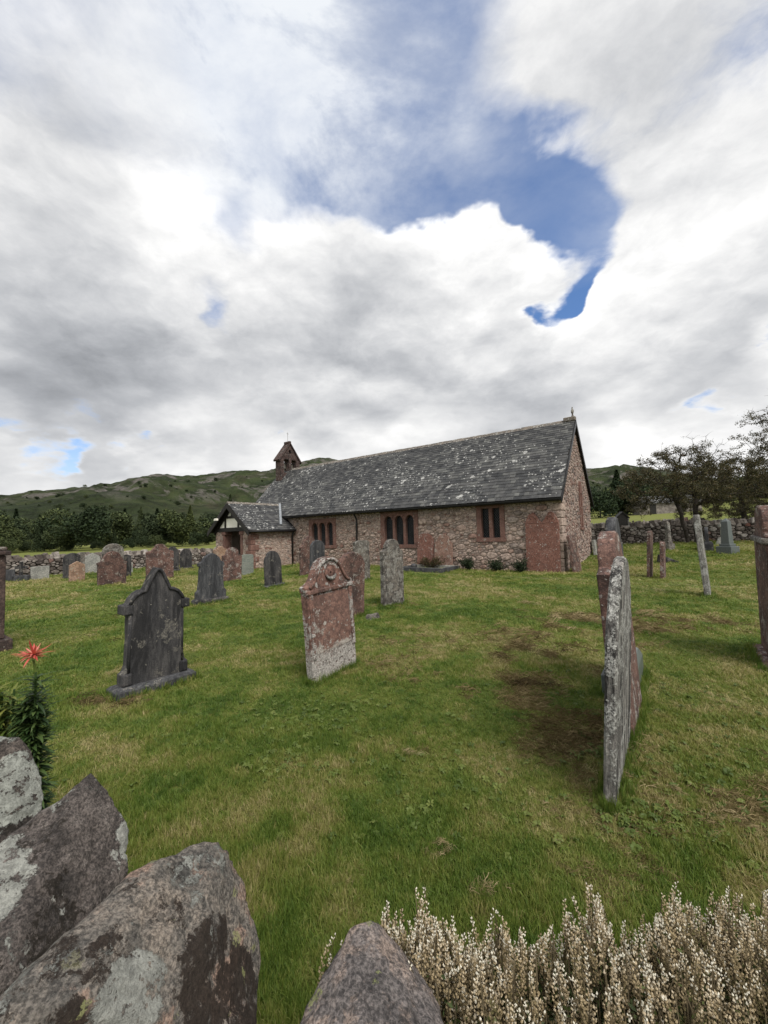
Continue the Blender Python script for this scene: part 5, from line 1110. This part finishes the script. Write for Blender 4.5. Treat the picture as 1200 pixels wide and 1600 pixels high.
lily('dark leafy plant topped by a coral-red star flower at the left',-1.50,1.72,1.03,M_LILY,260,.085,.013,.06,True,3,'flowering_plant')
lily('paler green leafy plant at the left edge beside the red flower',-1.66,1.70,1.0,M_LILY2,200,.10,.010,.08,False,5,'leafy_plant')
# ================================================================ drystone boundary walls
M_DRY=masonry_mat('drystone',[(0,(.060,.050,.045)),(.25,(.11,.095,.085)),(.5,(.17,.150,.135)),(.75,(.24,.215,.195)),(.93,(.32,.30,.28)),(1,(.15,.075,.06))],6)
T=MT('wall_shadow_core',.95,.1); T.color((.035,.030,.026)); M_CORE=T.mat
def drystone(label,p0,p1,h,seed,dens=1.0,th=.5,cope=True,side=-1,single=0):
    p0,p1=np.array(p0,float),np.array(p1,float); L=np.linalg.norm(p1-p0); u=(p1-p0)/L; nn=np.array([u[1],-u[0]])*(1 if side<0 else -1)
    e=empty('drystone_wall',(p0[0],p0[1],0)); tag(e,label,'wall','drystone walls round the churchyard')
    gl=np.linspace(-.5,L+.5,200); gh=[float(v) for v in terrain(p0[0]+u[0]*gl,p0[1]+u[1]*gl)]; ux,uy,nx_,ny_=float(u[0]),float(u[1]),float(nn[0]),float(nn[1])
    def pt(s,n,z):
        k=min(198.99,max(0,(s+.5)/(L+1)*199)); i=int(k); g=gh[i]+(gh[i+1]-gh[i])*(k-i); return (ux*s+nx_*n,uy*s+ny_*n,g+z)
    c=MB(); k=max(2,int(L/1.5)); V=[];F=[]
    for i in range(k+1):
        s=L*i/k; V+=[pt(s,0,-.3),pt(s,-.03,h),pt(s,-th,h),pt(s,-th,-.3)]
    for i in range(k):
        for j in range(3): F.append((4*i+j,4*i+4+j,4*i+5+j,4*i+1+j))
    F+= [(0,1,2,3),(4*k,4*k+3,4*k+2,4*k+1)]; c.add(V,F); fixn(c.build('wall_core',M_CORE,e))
    polys=rubble(0,L,-.1,h,[(.15,6*dens),(.11,22*dens),(.075,70*dens),(.055,60*dens)],seed,1.55); rg=random.Random(seed); m=MB()
    polys.sort(key=lambda p:-parea(p))
    for i,p in enumerate(polys):
        mm=MB() if i<single else m; stone_piece(mm,p,lambda s,z,n:pt(s,n,z),rg,joint=.016,proud=.09)
        if i<single: mm.build('stone',M_DRY,e)
    tag(m.build('face_stones',M_DRY,e),kind='stuff')
    if cope:
        m=MB(); s=0
        while s<L:
            w=rg.uniform(.10,.24); hh=rg.uniform(.14,.30); d=rg.uniform(.16,.26); j=lambda a:rg.uniform(-a,a); tl=j(.10)
            P=[pt(s,.02+j(.03),h-.02),pt(s+w,.02+j(.03),h-.02),pt(s+w,-d*2,h-.02),pt(s,-d*2,h-.02),pt(s+.02+tl,-.05+j(.03),h+hh*rg.uniform(.7,1)),pt(s+w-.02+tl,-.05+j(.03),h+hh),pt(s+w-.03+tl,-d*1.6,h+hh),pt(s+.02+tl,-d*1.6,h+hh*.9)]
            m.add(P,[(0,3,2,1),(4,5,6,7),(0,1,5,4),(1,2,6,5),(2,3,7,6),(3,0,4,7)],rg.random()); s+=w*.96
        tag(m.build('coping_stones',M_DRY,e),kind='stuff')
drystone('grey drystone boundary wall behind the left-hand graves',(-22.5,9.2),(-6.5,33.0),.80,101,1.0)
drystone('lichened drystone wall behind the right-hand graves under the thorn trees',(10.8,22.8),(27.0,20.0),1.00,103,1.1,single=260)
drystone('paler drystone wall crossing behind the church end',(9.5,30.5),(20.0,25.0),1.05,105,.6)
e=empty('timber_box',(13.0,21.75,tz(13.0,21.75)+1.08),(0,0,R(-12))); tag(e,'black gabled timber box on the right-hand wall','box')
m=MB(); m.prism([(-.24,0),(.24,0),(.24,.46),(0,.70),(-.24,.46)],-.16,.16); fixn(m.build('box',M_TIMBER,e))
for sx in (-1,1):
    m=MB(); P=[(0,.70),(sx*.34,.38),(sx*.34,.43),(0,.76)]; m.prism(P,-.22,.22); fixn(m.build('roof_board',M_TIMBER,e))
    m=MB(); m.box(sx*.27-.03,sx*.27+.03,-.2,-.14,-.05,.40); m.build('post',M_STRK,e)
# ---------------------------------------------------------------- ruined stone barn in the right field
bx,by=44.0,62.0; e=empty('stone_barn',(bx,by,tz(bx,by)),(0,0,R(-20))); tag(e,'low grey stone barn in the field beyond the thorn tree','building')
m=MB(); m.box(-4,4,-2.2,2.2,-1,1.5); m.build('wall',masonry_mat('barn_stone',[(0,(.16,.14,.13)),(1,(.26,.24,.22))],3),e)
m=MB(); m.prism([(-2.5,1.45),(2.5,1.45),(0,2.7)],-4.2,4.2,axis='x'); fixn(m.build('roof',M_SLATE,e))
for xx in (-2.6,1.2):
    m=MB(); m.box(xx,xx+.8,-2.26,-2.15,-.2,1.3); m.build('door',M_TIMBER,e)
# ================================================================ trees
M_THORN=leaf_mat('thorn_leaf',[(0,(.030,.028,.014)),(.45,(.060,.056,.026)),(.8,(.095,.088,.038)),(1,(.13,.085,.043))],None,.15)
def thorn(label,x,y,h,w,seed,ntip,nleaf,cx=0.0,z0=.42,bare=.5,stems=2,cy=0):
    """trunk and limbs grown towards tips spread through a flat-topped, ragged crown"""
    e=empty('hawthorn_tree',(x,y,tz(x,y))); tag(e,label,'tree','hawthorn trees by the right-hand wall'); rg=random.Random(seed)
    N=[];par=[]
    def add(p,q): N.append(np.array(p,float)); par.append(q); return len(N)-1
    for k in range(stems):
        q=-1; p=np.array([-.20+.42*k,.06*k,-.15])
        for i in range(7): q=add(p,q); p=p+np.array([(-.07+.12*k)+.04*cx+rg.gauss(0,.05),rg.gauss(0,.05),h*.085])
    tips=[]
    while len(tips)<ntip:
        a=rg.uniform(0,6.283); r=math.sqrt(rg.random()); t=rg.random()**.8
        zz=z0+(1-z0)*t; lim=math.sqrt(max(0,1-((zz-.55)/.48)**2)) if zz>.55 else 1-.25*(.55-zz)
        p=np.array([cx+r*math.cos(a)*w/2*lim,cy+r*math.sin(a)*w/2*lim*.8,zz*h]); 
        if rg.random()<.35: p[2]+=rg.gauss(0,.25)
        tips.append(p)
    tips.sort(key=lambda p:np.linalg.norm(p-np.array([0,0,h*.5])))
    A=np.array(N); ends=[]
    for p in tips:
        d=A-p; dist=np.sqrt((d**2).sum(1))+.35*np.abs(A[:,2]-p[2])*(A[:,2]>p[2]); i=int(np.argmin(dist)); q=i; a=A[i].copy(); L=np.linalg.norm(p-a); k=max(2,int(L/.28)); new=[]; bow=np.array([rg.gauss(0,.12),rg.gauss(0,.12),.10+rg.gauss(0,.08)])*L
        for s in range(1,k+1):
            t=s/k; c=a+(p-a)*t+bow*math.sin(math.pi*t)+np.array([rg.gauss(0,.03),rg.gauss(0,.03),rg.gauss(0,.03)]); q=add(c,q); new.append(c)
        A=np.vstack([A,np.array(new)]); ends.append(q)
    cnt=np.zeros(len(N))
    for q in ends: cnt[q]+=1
    for i in range(len(N)-1,-1,-1):
        if par[i]>=0: cnt[par[i]]+=cnt[i]
    rad=.0055*np.maximum(cnt,1)**.54
    tr=MB(); br=MB(); tw=MB()
    for i in range(len(N)):
        if par[i]<0: continue
        m=tr if cnt[i]>ntip*.22 else br if cnt[i]>2 else tw; m.tube([N[par[i]],N[i]],[min(rad[par[i]],rad[i]*1.35),rad[i]],7 if m is tr else 5 if m is br else 3,cap=False)
    # short spurs and thorns at the ends
    P=[]
    for q in ends:
        p=N[q]; b=N[par[q]]
        for _ in range(4):
            d=np.array([rg.gauss(0,1),rg.gauss(0,1),rg.gauss(.25,.6)]); d=d/np.linalg.norm(d)*rg.uniform(.12,.42); o=b+(p-b)*rg.random(); tw.tube([o,o+d*.5+np.array([0,0,rg.gauss(0,.02)]),o+d],[.006,.004,.002],3,cap=False)
            hi=max(0,(o[2]/h-.62)/.38)
            if rg.random()<1-bare*hi: P+= [o+d*rg.random()+np.array([rg.gauss(0,.07),rg.gauss(0,.07),rg.gauss(0,.05)]) for _ in range(int(nleaf/(ntip*4)))]
    tr.build('trunk',M_BARK,e,True); br.build('branches',M_BARK,e,True); tag(tw.build('twigs',M_BARK,e),kind='stuff')
    V,F,r=leaf_cloud(P,.042,rg,1.5); mesh_np('crown',V,F,M_THORN,e,{'rnd':r})
thorn('wind-bent hawthorn with two dark trunks before the right-hand wall',15.9,20.6,5.0,6.6,14,480,64000,-.2,.36,.92)
thorn('sparse bare-topped hawthorn reaching in from the right edge',21.2,18.3,7.4,8.0,33,460,40000,-.6,.34,1.0)
thorn('dense dark hawthorn behind the right-hand wall',22.6,24.5,4.6,9.0,17,540,90000,0,.20,.5)
# far deciduous and conifer sources for woods
def blob_tree(rg,h,w,n,leaf,conifer=False):
    P=[]
    if conifer:
        for _ in range(n): t=rg.random()**.7; r=w/2*(1-t)*rg.uniform(.35,1.08); a=rg.uniform(0,6.28); P.append((r*math.cos(a),r*math.sin(a),h*(.08+.92*t)-r*.25))
    else:
        lob=[(rg.gauss(0,w*.20),rg.gauss(0,w*.20),h*rg.uniform(.35,.80),w*rg.uniform(.18,.30)) for _ in range(11)]
        for _ in range(n):
            l=rg.choice(lob); d=Vector((rg.gauss(0,1),rg.gauss(0,1),rg.gauss(0,1))).normalized()*l[3]*rg.uniform(.75,1.08); P.append((l[0]+d.x,l[1]+d.y,max(.2,l[2]+d.z)))
    V,F,r=leaf_cloud(P,leaf,rg,1.2); return V,[tuple(int(i) for i in f) for f in F],{'rnd':r}
def tree_mat(name,stops,inst=True):
    T=MT(name,.8,.15); a=T.attr('rnd'); c=T.ramp(a,stops)
    if inst:
        t=T.attr('tone',True); c=T.gain(c,T.ramp(t,[(0,(.55,.62,.55)),(.5,(1,1,1)),(1,(1.65,1.5,1.1))]))
    T.color(c); return T.mat
M_WOOD=tree_mat('wood_leaves',[(0,(.020,.030,.016)),(.5,(.038,.054,.026)),(1,(.064,.082,.038))])
def wood(name,label,az0,az1,r0,r1,n,seed,hs=(.8,1.25),conf=.15,skew=1.0):
    rg=random.Random(seed); g=np.random.default_rng(seed); az=g.uniform(R(az0),R(az1),n); r=r0*np.exp(g.random(n)*math.log(r1/r0)); az=az+.05*np.sin(r*.05+az*9); x=r*np.sin(az); y=r*np.cos(az)
    z=np.where(r>152,np.maximum(hill_h(x,y),terrain(x,y)),terrain(x,y))
    src=[blob_tree(rg,8,rg.uniform(5.5,8.5),4200,.30) for _ in range(5)]+[blob_tree(rg,10,4.2,3000,.28,True) for _ in range(2)]
    idx=np.where(g.random(n)<conf,g.integers(5,7,n),g.integers(0,5,n)); s=hs[0]+(hs[1]-hs[0])*g.random(n)**skew*(.55+.9*vnoise(x,y,22,seed))
    tag(scatter(name,M_WOOD,np.stack([x,y,z-.3],1),np.stack([0*x,0*x,g.uniform(0,6.28,n)],1),np.stack([s*1.1,s*1.1,s],1),idx,src,{'tone':np.clip(g.normal(.45,.42,n),0,1)}),label,'wood',kind='stuff')
wood('valley_wood','dense dark green wood along the foot of the left fell',-62,-14,80,250,380,3,(.26,1.10),.18,1.6)
wood('fell_side_trees','scattered bushes and small trees on the left fell',-60,-2,170,560,300,4,(.12,.5),.03)
wood('right_wood','dark trees at the foot of the right-hand fell',26,50,95,190,110,6,(.45,.85),.15)
wood('right_fell_bushes','scattered bushes on the right-hand fell',20,48,200,600,160,8,(.2,.6),.05)
M_CON=tree_mat('conifer_needles',[(0,(.010,.018,.009)),(.5,(.020,.034,.015)),(1,(.036,.052,.022))],False)
def conifer(label,az,r,h,w,seed,cat='tree',con=True):
    x,y=r*math.sin(R(az)),r*math.cos(R(az)); z=float(hill_h(np.array(x),np.array(y))) if r>152 else tz(x,y); e=empty('conifer_tree' if con else 'broadleaf_tree',(x,y,z-.2)); tag(e,label,'tree','trees beyond the churchyard wall')
    rg=random.Random(seed); V,F,a=blob_tree(rg,h,w,2600,h*.055,con); mesh_np('crown',V,np.array(F),M_CON,e,a); m=MB(); m.tube([(0,0,-.5),(0,0,h*.55),(0,0,h*.96)],[h*.025,h*.018,.02],6); m.build('trunk',M_BARK,e)
conifer('dark pointed conifer above the wood at the far left edge',-42.9,150,11,5,1)
conifer('dark pointed conifer standing out of the left wood near the edge',-41.0,145,9,4,2)
conifer('tall bushy conifer in the middle of the left wood',-33.2,160,12.5,6.5,3)
conifer('broad conifer at the right end of the left wood',-29.8,165,12,7,4)
conifer('round dark tree right of the church gable',28.6,72,4.6,6.0,5,con=False)
conifer('pointed dark tree behind the church gable, tallest of its group',30.6,80,8.0,5,6)
conifer('rounded tree between the gable and the hawthorn',32.6,78,6.5,6.5,7,con=False)
